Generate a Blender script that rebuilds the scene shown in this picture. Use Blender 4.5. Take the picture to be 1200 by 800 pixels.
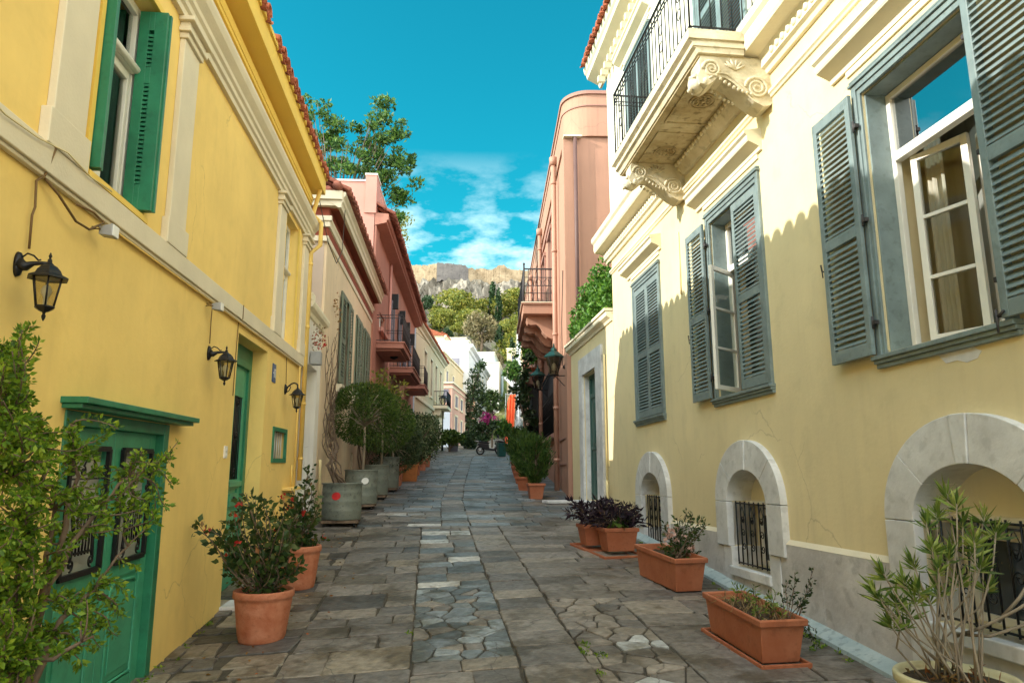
import bpy, bmesh, math, random
import numpy as np
from mathutils import Vector, Matrix
R_=math.radians
random.seed(7)
for o in list(bpy.data.objects): bpy.data.objects.remove(o)
scene=bpy.context.scene
col=scene.collection

# ---------------------------------------------------------------- camera
FL=830.0
_Y=Vector(((503-600)/FL,-(553-400)/FL,1)).normalized()
_p=math.atan(153/FL)
_Z0=Vector((0,math.cos(_p),math.sin(_p)))
_Z=(_Z0-_Y*_Z0.dot(_Y)).normalized()
_X=Vector((_Y.y*_Z.z-_Y.z*_Z.y,_Y.z*_Z.x-_Y.x*_Z.z,_Y.x*_Z.y-_Y.y*_Z.x))
if _X.x<0:_X=-_X
def ray(px,py):
    c=Vector(((px-600)/FL,-(py-400)/FL,1)); return Vector((_X.dot(c),_Y.dot(c),_Z.dot(c)))
def at(px,py,y):
    """world point seen at a pixel of the photograph, at depth y"""
    d=ray(px,py); return d*(y/d.y)
cam=bpy.data.cameras.new('camera'); co=bpy.data.objects.new('camera',cam); col.objects.link(co)
cam.sensor_width=36; cam.lens=FL/1200*36; cam.clip_start=.05; cam.clip_end=3000
r_=Vector((_X.x,_Y.x,_Z.x)); u_=Vector((_X.y,_Y.y,_Z.y)); f_=Vector((_X.z,_Y.z,_Z.z))
co.matrix_world=Matrix(((r_.x,u_.x,-f_.x,0),(r_.y,u_.y,-f_.y,0),(r_.z,u_.z,-f_.z,0),(0,0,0,1)))
scene.camera=co

# ---------------------------------------------------------------- sun, sky, exposure
SUN_EL=R_(25.5); SUN_AZ=Vector((-1,-.145)).normalized()      # direction towards the sun in plan
sd=Vector((SUN_AZ.x*math.cos(SUN_EL),SUN_AZ.y*math.cos(SUN_EL),math.sin(SUN_EL)))
sun=bpy.data.lights.new('sun','SUN'); sun.energy=2.5; sun.angle=R_(.4); sun.color=(1,.94,.84)
so=bpy.data.objects.new('sun',sun); col.objects.link(so); so.location=(-20,0,30)
so.rotation_euler=(-sd).to_track_quat('-Z','Y').to_euler()
w=bpy.data.worlds.new('World'); scene.world=w; w.use_nodes=True
nt=w.node_tree; nt.nodes.clear()
N=lambda t:nt.nodes.new(t)
sky=N('ShaderNodeTexSky'); sky.sky_type='NISHITA'; sky.sun_disc=False
sky.sun_elevation=SUN_EL; sky.sun_rotation=math.atan2(sd.x,sd.y); sky.air_density=1.0; sky.dust_density=.6; sky.ozone_density=2.0
tint=N('ShaderNodeMix'); tint.data_type='RGBA'; tint.blend_type='MULTIPLY'; tint.inputs[0].default_value=1
tint.inputs[7].default_value=(.03,.60,.51,1)
nt.links.new(sky.outputs[0],tint.inputs[6])
tc=N('ShaderNodeTexCoord'); mp=N('ShaderNodeMapping'); mp.inputs['Scale'].default_value=(2.0,2.0,4.6); mp.inputs['Location'].default_value=(.62,.3,.15)
nz=N('ShaderNodeTexNoise'); nz.inputs['Scale'].default_value=5.6; nz.inputs['Detail'].default_value=8; nz.inputs['Roughness'].default_value=.58
nt.links.new(tc.outputs['Generated'],mp.inputs[0]); nt.links.new(mp.outputs[0],nz.inputs['Vector'])
cr=N('ShaderNodeValToRGB'); cr.color_ramp.elements[0].position=.45; cr.color_ramp.elements[1].position=.64
nt.links.new(nz.outputs['Fac'],cr.inputs[0])
sx=N('ShaderNodeSeparateXYZ'); nt.links.new(tc.outputs['Generated'],sx.inputs[0])
mr=N('ShaderNodeMapRange'); mr.inputs[1].default_value=.43; mr.inputs[2].default_value=.31; nt.links.new(sx.outputs['Z'],mr.inputs[0])
mu=N('ShaderNodeMath'); mu.operation='MULTIPLY'; nt.links.new(cr.outputs[0],mu.inputs[0]); nt.links.new(mr.outputs[0],mu.inputs[1])
cm=N('ShaderNodeMix'); cm.data_type='RGBA'; cm.inputs[7].default_value=(3.0,3.9,4.0,1)
mu2=N('ShaderNodeMath'); mu2.operation='MULTIPLY'; mu2.inputs[1].default_value=.8; nt.links.new(mu.outputs[0],mu2.inputs[0])
nt.links.new(mu2.outputs[0],cm.inputs[0]); nt.links.new(tint.outputs[2],cm.inputs[6])
# bright broken cloud bank added behind the viewer as fill light for the street
nzb=N('ShaderNodeTexNoise'); nzb.inputs['Scale'].default_value=2.2; nzb.inputs['Detail'].default_value=7; nt.links.new(tc.outputs['Generated'],nzb.inputs['Vector'])
crb=N('ShaderNodeMapRange'); crb.inputs[1].default_value=.36; crb.inputs[2].default_value=.58; nt.links.new(nzb.outputs['Fac'],crb.inputs[0])
mb_=N('ShaderNodeMapRange'); mb_.inputs[1].default_value=.10; mb_.inputs[2].default_value=-.35; nt.links.new(sx.outputs['Y'],mb_.inputs[0])
mm=N('ShaderNodeMath'); mm.operation='MULTIPLY'; nt.links.new(crb.outputs[0],mm.inputs[0]); nt.links.new(mb_.outputs[0],mm.inputs[1])
cb_=N('ShaderNodeMix'); cb_.data_type='RGBA'; cb_.inputs[7].default_value=(11.5,11.6,11.2,1); nt.links.new(mm.outputs[0],cb_.inputs[0]); nt.links.new(cm.outputs[2],cb_.inputs[6])
bg=N('ShaderNodeBackground'); bg.inputs[1].default_value=.15; nt.links.new(cb_.outputs[2],bg.inputs[0])
wo=N('ShaderNodeOutputWorld'); nt.links.new(bg.outputs[0],wo.inputs[0])
vs=scene.view_settings; vs.view_transform='Standard'; vs.look='None'; vs.gamma=1; vs.exposure=1.52
scene.render.resolution_x=1024; scene.render.resolution_y=682
try:
    scene.cycles.max_bounces=8; scene.cycles.diffuse_bounces=5; scene.cycles.transparent_max_bounces=16
except Exception: pass

# ---------------------------------------------------------------- materials
MATS={}
def mat(name,c,rough=.8,var=.12,scale=1.5,c2=None,bump=.0,bscale=30,metal=0,spots=0,attr=False,stretch=None,spec=.4,island=None,translu=0,coords='Object',streak=0):
    if name in MATS: return MATS[name]
    m=bpy.data.materials.new(name); m.use_nodes=True; t=m.node_tree; nd=t.nodes; L=t.links
    b=nd['Principled BSDF']; b.inputs['Roughness'].default_value=rough; b.inputs['Metallic'].default_value=metal
    b.inputs['Specular IOR Level'].default_value=spec
    tc=nd.new('ShaderNodeTexCoord'); vec=tc.outputs[coords]
    if stretch:
        mp=nd.new('ShaderNodeMapping'); mp.inputs['Scale'].default_value=stretch; L.new(vec,mp.inputs[0]); vec=mp.outputs[0]
    n=nd.new('ShaderNodeTexNoise'); n.inputs['Scale'].default_value=scale; n.inputs['Detail'].default_value=7; n.inputs['Roughness'].default_value=.62
    L.new(vec,n.inputs['Vector'])
    r=nd.new('ShaderNodeValToRGB'); r.color_ramp.elements[0].position=.32; r.color_ramp.elements[1].position=.68
    if c2 is None:
        lo=[x*(1-var) for x in c[:3]]; hi=[min(1,x*(1+var)) for x in c[:3]]
    else: lo,hi=c,c2
    r.color_ramp.elements[0].color=(*lo,1); r.color_ramp.elements[1].color=(*hi,1)
    L.new(n.outputs['Fac'],r.inputs[0]); out=r.outputs[0]
    if attr:
        a=nd.new('ShaderNodeAttribute'); a.attribute_name='tone'
        mx=nd.new('ShaderNodeMix'); mx.data_type='RGBA'; mx.blend_type='MULTIPLY'; mx.inputs[0].default_value=1
        L.new(a.outputs['Color'],mx.inputs[6]); L.new(out,mx.inputs[7]); out=mx.outputs[2]
    if island:
        g=nd.new('ShaderNodeNewGeometry'); rr=nd.new('ShaderNodeValToRGB')
        els=rr.color_ramp.elements
        for i,cc in enumerate(island):
            pos=i/(len(island)-1)
            if i==0: e=els[0]
            elif i==len(island)-1: e=els[-1]
            else: e=els.new(pos)
            e.position=pos; e.color=(*cc,1)
        L.new(g.outputs['Random Per Island'],rr.inputs[0])
        mx=nd.new('ShaderNodeMix'); mx.data_type='RGBA'; mx.blend_type='MULTIPLY'; mx.inputs[0].default_value=1
        L.new(rr.outputs[0],mx.inputs[6]); L.new(out,mx.inputs[7]); out=mx.outputs[2]
    if spots:
        n3=nd.new('ShaderNodeTexNoise'); n3.inputs['Scale'].default_value=scale*4.3; n3.inputs['Detail'].default_value=9; L.new(vec,n3.inputs['Vector'])
        r3=nd.new('ShaderNodeValToRGB'); r3.color_ramp.elements[0].position=.56; r3.color_ramp.elements[1].position=.66
        r3.color_ramp.elements[0].color=(0,0,0,1); r3.color_ramp.elements[1].color=(spots,)*3+(1,)
        L.new(n3.outputs['Fac'],r3.inputs[0])
        mx=nd.new('ShaderNodeMix'); mx.data_type='RGBA'; L.new(r3.outputs[0],mx.inputs[0]); L.new(out,mx.inputs[6])
        mx.inputs[7].default_value=(c[0]*.45,c[1]*.45,c[2]*.42,1); out=mx.outputs[2]
    if streak:
        m5=nd.new('ShaderNodeMapping'); m5.inputs['Scale'].default_value=(5,5,.45); L.new(tc.outputs['Object'],m5.inputs[0])
        n5=nd.new('ShaderNodeTexNoise'); n5.inputs['Scale'].default_value=1.3; n5.inputs['Detail'].default_value=8; n5.inputs['Roughness'].default_value=.65; L.new(m5.outputs[0],n5.inputs['Vector'])
        r5=nd.new('ShaderNodeMapRange'); r5.inputs[1].default_value=.50; r5.inputs[2].default_value=.72; r5.inputs[4].default_value=streak; L.new(n5.outputs['Fac'],r5.inputs[0])
        mx=nd.new('ShaderNodeMix'); mx.data_type='RGBA'; L.new(r5.outputs[0],mx.inputs[0]); L.new(out,mx.inputs[6]); mx.inputs[7].default_value=(c[0]*.62,c[1]*.60,c[2]*.66,1); out=mx.outputs[2]
        v5=nd.new('ShaderNodeTexVoronoi'); v5.feature='DISTANCE_TO_EDGE'; v5.inputs['Scale'].default_value=.55
        w5=nd.new('ShaderNodeMix'); w5.data_type='VECTOR'; w5.inputs[0].default_value=.35; n7=nd.new('ShaderNodeTexNoise'); n7.inputs['Scale'].default_value=1.7; n7.inputs['Detail'].default_value=7
        L.new(tc.outputs['Object'],n7.inputs['Vector']); L.new(tc.outputs['Object'],w5.inputs[4]); L.new(n7.outputs['Color'],w5.inputs[5]); L.new(w5.outputs[1],v5.inputs['Vector'])
        r7=nd.new('ShaderNodeMapRange'); r7.inputs[2].default_value=.0028; r7.inputs[3].default_value=.38; r7.inputs[4].default_value=0; L.new(v5.outputs['Distance'],r7.inputs[0])
        g5=nd.new('ShaderNodeMath'); g5.operation='MULTIPLY'; r8=nd.new('ShaderNodeMapRange'); r8.inputs[1].default_value=.5; r8.inputs[2].default_value=.56; L.new(n.outputs['Fac'],r8.inputs[0]); L.new(r7.outputs[0],g5.inputs[0]); L.new(r8.outputs[0],g5.inputs[1])
        mx=nd.new('ShaderNodeMix'); mx.data_type='RGBA'; L.new(g5.outputs[0],mx.inputs[0]); L.new(out,mx.inputs[6]); mx.inputs[7].default_value=(c[0]*.35,c[1]*.32,c[2]*.35,1); out=mx.outputs[2]
    L.new(out,b.inputs['Base Color'])
    if bump:
        n2=nd.new('ShaderNodeTexNoise'); n2.inputs['Scale'].default_value=bscale; n2.inputs['Detail'].default_value=6; L.new(vec,n2.inputs['Vector'])
        bp=nd.new('ShaderNodeBump'); bp.inputs['Strength'].default_value=bump; bp.inputs['Distance'].default_value=.02
        L.new(n2.outputs['Fac'],bp.inputs['Height']); L.new(bp.outputs[0],b.inputs['Normal'])
    if translu:
        tr=nd.new('ShaderNodeBsdfTranslucent'); L.new(out,tr.inputs[0]); ms=nd.new('ShaderNodeMixShader'); ms.inputs[0].default_value=translu
        o=nd['Material Output']; L.new(b.outputs[0],ms.inputs[1]); L.new(tr.outputs[0],ms.inputs[2]); L.new(ms.outputs[0],o.inputs[0])
    MATS[name]=m; return m
def glassmat(name,tint=(.9,.95,.95),rough=.02,refl=.12):
    m=bpy.data.materials.new(name); m.use_nodes=True; t=m.node_tree; nd=t.nodes; L=t.links; nd.remove(nd['Principled BSDF'])
    tr=nd.new('ShaderNodeBsdfTransparent'); tr.inputs[0].default_value=(*tint,1)
    gl=nd.new('ShaderNodeBsdfGlossy'); gl.inputs['Roughness'].default_value=rough
    fr=nd.new('ShaderNodeFresnel'); fr.inputs[0].default_value=1.5
    ad=nd.new('ShaderNodeMath'); ad.operation='ADD'; ad.inputs[1].default_value=refl; L.new(fr.outputs[0],ad.inputs[0])
    ms=nd.new('ShaderNodeMixShader'); L.new(ad.outputs[0],ms.inputs[0]); L.new(tr.outputs[0],ms.inputs[1]); L.new(gl.outputs[0],ms.inputs[2])
    L.new(ms.outputs[0],nd['Material Output'].inputs[0]); return m
# base colours (linear)
M=dict(
 yellow=mat('yellow_plaster',(.83,.59,.185),.85,.09,.9,bump=.09,bscale=22,spots=.07,streak=.12),
 yellow_trim=mat('yellow_eaves_paint',(.80,.55,.11),.7,.05,1.2,bump=.1,bscale=40),
 cream_trim=mat('cream_moulding_paint',(.68,.60,.44),.7,.07,1.6,bump=.12,bscale=50),
 green=mat('green_door_paint',(.018,.17,.082),.42,.25,3.5,spots=.25,bump=.06,bscale=60,spec=.5),
 green_light=mat('green_panel_paint',(.05,.30,.17),.45,.18,3.0,spots=.2,bump=.06,bscale=60,spec=.5),
 white_paint=mat('white_window_paint',(.72,.69,.62),.5,.07,3),
 pale=mat('pale_yellow_plaster',(.72,.60,.35),.85,.08,.7,bump=.1,bscale=24,spots=.10,streak=.16),
 pale_up=mat('ivory_plaster',(.80,.74,.60),.8,.05,1,bump=.12,bscale=30,streak=.12),
 pale_trim=mat('ivory_stone_trim',(.76,.68,.50),.75,.08,2,bump=.15,bscale=40),
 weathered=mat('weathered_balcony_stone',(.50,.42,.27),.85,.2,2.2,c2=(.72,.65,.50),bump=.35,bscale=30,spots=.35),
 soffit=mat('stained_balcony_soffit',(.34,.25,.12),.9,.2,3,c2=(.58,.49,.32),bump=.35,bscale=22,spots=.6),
 marble=mat('grey_marble',(.50,.49,.48),.6,.2,2.4,c2=(.74,.73,.72),bump=.15,bscale=34,spots=.22),
 plinth=mat('grey_stone_plinth',(.40,.375,.36),.8,.2,1.8,c2=(.62,.59,.57),bump=.3,bscale=18,spots=.3),
 bluekerb=mat('pale_blue_painted_footing',(.26,.33,.34),.85,.15,3,c2=(.40,.46,.45),bump=.3,bscale=30,spots=.45),
 shutter=mat('grey_green_shutter_paint',(.175,.225,.225),.5,.2,4,spots=.3,bump=.08,bscale=70,spec=.5),
 shutter_old=mat('olive_grey_shutter_paint',(.15,.18,.125),.6,.12,4),
 iron=mat('black_wrought_iron',(.012,.012,.013),.45,.3,6,metal=.3,bump=.1,bscale=80),
 iron_soft=mat('weathered_iron_railing',(.05,.045,.045),.6,.3,6,metal=.2),
 tile=mat('terracotta_roof_tile',(.30,.075,.035),.85,.3,5,c2=(.52,.17,.085),bump=.3,bscale=40,spots=.4,island=[(1,1,1),(.72,.66,.6),(1.15,1.05,1)]),
 tile_old=mat('aged_roof_tile',(.22,.07,.045),.9,.3,5,c2=(.40,.15,.10),bump=.3,bscale=40,spots=.5,island=[(1,1,1),(.7,.66,.62),(1.1,1.05,1)]),
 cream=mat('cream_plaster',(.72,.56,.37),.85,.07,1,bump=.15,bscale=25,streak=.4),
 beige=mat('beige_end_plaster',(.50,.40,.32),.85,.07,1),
 white_wall=mat('white_plaster',(.74,.70,.62),.85,.06,1,bump=.15,bscale=25,streak=.4),
 greydoor=mat('grey_painted_metal',(.28,.30,.31),.6,.12,2,spots=.2),
 oxblood=mat('oxblood_frieze_paint',(.22,.045,.02),.8,.12,2),
 salmon=mat('salmon_plaster',(.43,.19,.135),.85,.08,1,bump=.15,bscale=25,streak=.4),
 salmon_lt=mat('light_salmon_plaster',(.58,.28,.22),.85,.08,1.2),
 terra=mat('terracotta_plaster',(.43,.23,.155),.85,.06,.8,bump=.12,bscale=25,streak=.4),
 terra_dk=mat('dusky_plaster',(.36,.19,.145),.85,.08,1),
 pot=mat('terracotta_pot_clay',(.36,.10,.04),.75,.14,4,c2=(.50,.20,.11),bump=.2,bscale=45,spots=.25,coords='Generated'),
 planter=mat('orange_plastic_planter',(.32,.09,.036),.55,.12,3,c2=(.42,.15,.075),bump=.12,bscale=40,spots=.3,spec=.45),
 potyellow=mat('cream_glazed_pot',(.62,.56,.33),.5,.1,4,bump=.1,bscale=40,spots=.2),
 soil=mat('potting_soil',(.03,.02,.013),.95,.4,30,c2=(.08,.055,.03),bump=.8,bscale=60),
 barrel=mat('grey_green_tin_drum',(.13,.15,.125),.6,.2,4,c2=(.22,.235,.19),metal=.15,spots=.5,bump=.1,bscale=30),
 wood=mat('brown_bark',(.085,.055,.035),.9,.3,8,c2=(.2,.14,.095),bump=.6,bscale=30,stretch=(1,1,.3)),
 woodlt=mat('grey_bark',(.22,.17,.12),.9,.25,8,c2=(.36,.30,.22),bump=.5,bscale=30,stretch=(1,1,.3)),
 crate=mat('orange_wood_crate',(.35,.12,.03),.7,.2,6),
 cable=mat('dark_cable',(.04,.03,.02),.7,.2,6),
 cable_br=mat('brown_cable',(.16,.09,.03),.7,.2,6),
 greyplastic=mat('grey_lamp_housing',(.30,.30,.29),.5,.1,6),
 pipe_y=mat('yellow_painted_pipe',(.74,.50,.13),.6,.08,3),
 pipe_p=mat('pale_painted_pipe',(.70,.58,.30),.6,.1,3),
 pipe_t=mat('terracotta_painted_pipe',(.43,.225,.155),.6,.08,3),
 curtain=mat('beige_curtain',(.52,.47,.39),.9,.12,3,stretch=(6,6,.4)),
 interior=mat('interior_wall',(.46,.45,.42),.9,.1,1),
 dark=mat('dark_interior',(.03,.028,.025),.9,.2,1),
 blue=mat('blue_enamel',(.015,.06,.17),.35,.1,5),
 white=mat('white_enamel',(.75,.75,.72),.4,.05,5),
 red=mat('red_paint_daub',(.5,.02,.02),.6,.2,8),
 orange=mat('orange_awning_cloth',(.80,.13,.04),.8,.12,2),
 rubber=mat('black_rubber',(.012,.012,.012),.7,.2,8),
 bodyblk=mat('scooter_dark_paint',(.02,.022,.025),.3,.1,5,spec=.6),
 silver=mat('silver_metal',(.55,.55,.56),.3,.1,8,metal=.9),
 bin=mat('dark_green_plastic',(.01,.07,.06),.45,.15,5),
 teal=mat('lamp_patina',(.03,.10,.085),.55,.2,6,metal=.3),
 greywin=mat('slate_window_paint',(.19,.18,.22),.5,.1,4),
 farwhite=mat('distant_white_wall',(.60,.61,.62),.85,.05,.4),
 farcream=mat('distant_cream_wall',(.64,.53,.35),.85,.06,.4),
 farpink=mat('distant_pink_wall',(.60,.36,.28),.85,.06,.4),
 farblue=mat('distant_bluish_wall',(.46,.52,.60),.85,.06,.4),
 bulb=mat('frosted_bulb',(.8,.78,.7),.3,.02,5),
)
M['glass']=glassmat('window_glass',(.80,.86,.86),.02,.03)
M['glass_far']=mat('dark_window_glass',(.03,.04,.05),.08,.2,2,spec=.9)
M['glass_refl']=glassmat('reflecting_window_glass',(.6,.68,.68),.015,.42)
M['frost']=glassmat('lantern_glass',(.80,.76,.62),.15,.08)
M['doorglass']=mat('frosted_door_glass',(.42,.41,.37),.25,.08,3,spec=.6)
def leafmat(name,cols,tr=.3,rough=.5):
    return mat(name,(.9,.9,.9),rough,.1,3,island=cols,translu=tr,spec=.35)
LF=dict(
 shrub=leafmat('fresh_green_leaves',[(.05,.11,.01),(.11,.22,.015),(.20,.34,.022),(.34,.44,.04)],.42),
 rose=leafmat('dark_rose_leaves',[(.018,.04,.010),(.035,.075,.015),(.06,.10,.02),(.10,.12,.03)],.25),
 bay=leafmat('bay_leaves',[(.02,.05,.008),(.045,.09,.012),(.085,.145,.02),(.14,.20,.035)],.3),
 conifer=leafmat('conifer_sprays',[(.016,.045,.008),(.035,.085,.012),(.065,.125,.018),(.11,.17,.03)],.3),
 tree=leafmat('tree_leaves',[(.02,.06,.012),(.04,.11,.018),(.09,.19,.025),(.17,.27,.04)],.3),
 ivy=leafmat('bright_creeper_leaves',[(.03,.10,.01),(.06,.17,.015),(.11,.26,.02),(.18,.34,.05)],.3),
 dark=leafmat('dark_shrub_leaves',[(.012,.028,.010),(.022,.048,.014),(.04,.075,.02),(.07,.10,.03)],.2),
 purple=leafmat('purple_black_leaves',[(.012,.006,.012),(.022,.010,.02),(.035,.018,.03)],.15),
 olean=leafmat('narrow_grey_green_leaves',[(.05,.10,.02),(.12,.20,.035),(.24,.33,.06),(.46,.50,.13)],.38),
 variegated=leafmat('variegated_leaves',[(.03,.07,.015),(.06,.11,.03),(.30,.34,.16),(.05,.09,.02)],.3),
 autumn=leafmat('autumn_leaves',[(.20,.11,.03),(.28,.17,.06),(.35,.09,.02)],.3),
 hill1=leafmat('olive_tree_leaves',[(.10,.14,.02),(.17,.20,.028),(.28,.27,.04),(.38,.33,.05)],.25),
 hill2=leafmat('pine_needles',[(.015,.04,.012),(.03,.065,.02),(.05,.09,.03)],.15),
 hill3=leafmat('brown_autumn_leaves',[(.15,.13,.06),(.24,.19,.09),(.32,.25,.12)],.2),
 flower_r=leafmat('red_petals',[(.45,.02,.02),(.6,.06,.03)],.3),
 flower_p=leafmat('pale_pink_petals',[(.65,.38,.30),(.75,.5,.42)],.3),
 flower_m=leafmat('magenta_petals',[(.35,.02,.16),(.5,.05,.25)],.3),
)

# ---------------------------------------------------------------- helpers
def tag(o,label=None,cat=None,group=None,kind=None):
    if label: o['label']=label
    if cat: o['category']=cat
    if group: o['group']=group
    if kind: o['kind']=kind
    return o
class Frame:
    """facade frame: u runs along the wall, v out into the street, w up"""
    def __init__(s,O,F,side):
        s.F=Vector(F).normalized(); s.X=Vector((s.F.y,-s.F.x,0)).normalized(); s.U=s.X.cross(s.F).normalized(); s.O=Vector(O); s.s=side
    def pt(s,v,u,w): return s.O+s.X*(s.s*v)+s.F*u+s.U*w
    def mat(s,v=0,u=0,w=0):
        p=s.pt(v,u,w); m=Matrix.Identity(4)
        for i,a in enumerate((s.X,s.F,s.U)):
            for k in range(3): m[k][i]=a[k]
        for k in range(3): m[k][3]=p[k]
        return m
def empty(name,loc=(0,0,0),rz=0,M4=None):
    o=bpy.data.objects.new(name,None); col.objects.link(o); o.empty_display_size=.2
    if M4 is not None: o.matrix_world=M4
    else: o.location=loc; o.rotation_euler=(0,0,rz)
    return o
class MB:
    def __init__(s,side=1,off=(0,0,0)):
        s.v=[];s.f=[];s.m=[];s.mi=0;s.side=side;s.off=off;s.smooth=[];s.sm=False;s.tone=None
    def P(s,x,y,z): s.v.append((x*s.side-s.off[0],y-s.off[1],z-s.off[2])); return len(s.v)-1
    def face(s,ids): s.f.append(tuple(ids)); s.m.append(s.mi); s.smooth.append(s.sm)
    def box(s,x0,x1,y0,y1,z0,z1):
        a=[s.P(x,y,z) for z in (z0,z1) for y in (y0,y1) for x in (x0,x1)]
        for q in ((0,1,3,2),(4,5,7,6),(0,1,5,4),(2,3,7,6),(0,2,6,4),(1,3,7,5)): s.face([a[i] for i in q])
    def hexa(s,pts):
        a=[s.P(*p) for p in pts]
        for q in ((0,1,2,3),(4,5,6,7),(0,1,5,4),(1,2,6,5),(2,3,7,6),(3,0,4,7)): s.face([a[i] for i in q])
    def extr(s,prof,axis,a,b,cap=True):
        """prof: list of 2D points; axis 'y': prof=(x,z); 'x': (y,z); 'z': (x,y)"""
        def mk(p,t):
            return {'y':(p[0],t,p[1]),'x':(t,p[0],p[1]),'z':(p[0],p[1],t)}[axis]
        A=[s.P(*mk(p,a)) for p in prof]; B=[s.P(*mk(p,b)) for p in prof]; n=len(prof)
        for i in range(n): s.face((A[i],A[(i+1)%n],B[(i+1)%n],B[i]))
        if cap: s.face(A); s.face(B[::-1])
    def tube(s,pts,r,n=8,caps=True,sm=True):
        pts=[Vector(p) for p in pts]; m=len(pts); rr=r if isinstance(r,(list,tuple)) else [r]*m
        old=s.sm; s.sm=sm; rings=[]; ref=None
        for i,p in enumerate(pts):
            d=(pts[min(i+1,m-1)]-pts[max(i-1,0)])
            if d.length<1e-9: d=Vector((0,0,1))
            d.normalize()
            if ref is None: ref=Vector((0,0,1)) if abs(d.z)<.9 else Vector((1,0,0))
            a=(ref-d*ref.dot(d)); 
            if a.length<1e-6: a=d.orthogonal()
            a.normalize(); b=d.cross(a); ref=a
            rings.append([s.P(*(p+(a*math.cos(t)+b*math.sin(t))*rr[i])) for t in [2*math.pi*k/n for k in range(n)]])
        for i in range(m-1):
            for k in range(n): s.face((rings[i][k],rings[i][(k+1)%n],rings[i+1][(k+1)%n],rings[i+1][k]))
        if caps: s.face(rings[0][::-1]); s.face(rings[-1])
        s.sm=old
    def lathe(s,prof,c=(0,0,0),n=24,sm=True,sq=None,cap=True):
        """prof: (radius,z); optional sq=(sx,sy) scale"""
        old=s.sm; s.sm=sm; sx,sy=sq or (1,1); rings=[]
        for r,z in prof: rings.append([s.P(c[0]+r*sx*math.cos(2*math.pi*k/n),c[1]+r*sy*math.sin(2*math.pi*k/n),c[2]+z) for k in range(n)])
        for i in range(len(prof)-1):
            for k in range(n): s.face((rings[i][k],rings[i][(k+1)%n],rings[i+1][(k+1)%n],rings[i+1][k]))
        if cap: s.face(rings[0][::-1]); s.face(rings[-1])
        s.sm=old
    def sheet(s,u0,u1,w0,w1,v0,v1,holes=()):
        """wall slab between v0 (back) and v1 (front) with rectangular holes (u0,u1,w0,w1)"""
        us=sorted({u0,u1,*[h[0] for h in holes],*[h[1] for h in holes]}); ws=sorted({w0,w1,*[h[2] for h in holes],*[h[3] for h in holes]})
        us=[x for x in us if u0<=x<=u1]; ws=[x for x in ws if w0<=x<=w1]
        def solid(i,j):
            if i<0 or j<0 or i>=len(us)-1 or j>=len(ws)-1: return False
            cu=(us[i]+us[i+1])/2; cw=(ws[j]+ws[j+1])/2
            return not any(h[0]<cu<h[1] and h[2]<cw<h[3] for h in holes)
        C={}
        def g(i,j,k):
            if (i,j,k) not in C: C[(i,j,k)]=s.P((v0,v1)[k],us[i],ws[j])
            return C[(i,j,k)]
        for i in range(len(us)-1):
            for j in range(len(ws)-1):
                if not solid(i,j): continue
                for k in (0,1): s.face((g(i,j,k),g(i+1,j,k),g(i+1,j+1,k),g(i,j+1,k)))
                if not solid(i-1,j): s.face((g(i,j,0),g(i,j,1),g(i,j+1,1),g(i,j+1,0)))
                if not solid(i+1,j): s.face((g(i+1,j,0),g(i+1,j,1),g(i+1,j+1,1),g(i+1,j+1,0)))
                if not solid(i,j-1): s.face((g(i,j,0),g(i,j,1),g(i+1,j,1),g(i+1,j,0)))
                if not solid(i,j+1): s.face((g(i,j+1,0),g(i,j+1,1),g(i+1,j+1,1),g(i+1,j+1,0)))
    def build(s,name,mats,parent=None,bevel=0,tones=None,loc=None):
        me=bpy.data.meshes.new(name); me.from_pydata(s.v,[],s.f)
        if not isinstance(mats,(list,tuple)): mats=[mats]
        for m in mats: me.materials.append(M[m] if isinstance(m,str) else m)
        bm=bmesh.new(); bm.from_mesh(me)
        for f,mi,smo in zip(bm.faces,s.m,s.smooth): f.material_index=mi; f.smooth=smo
        bmesh.ops.recalc_face_normals(bm,faces=bm.faces)
        bm.to_mesh(me); bm.free()
        if tones:
            at_=me.attributes.new('tone','FLOAT_COLOR','FACE')
            at_.data.foreach_set('color',np.array(tones,dtype=np.float32).ravel())
        o=bpy.data.objects.new(name,me); col.objects.link(o)
        if parent: o.parent=parent
        if loc: o.location=loc
        if bevel:
            b=o.modifiers.new('bevel','BEVEL'); b.width=bevel; b.segments=2; b.limit_method='ANGLE'; b.angle_limit=R_(40)
        return o
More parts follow.
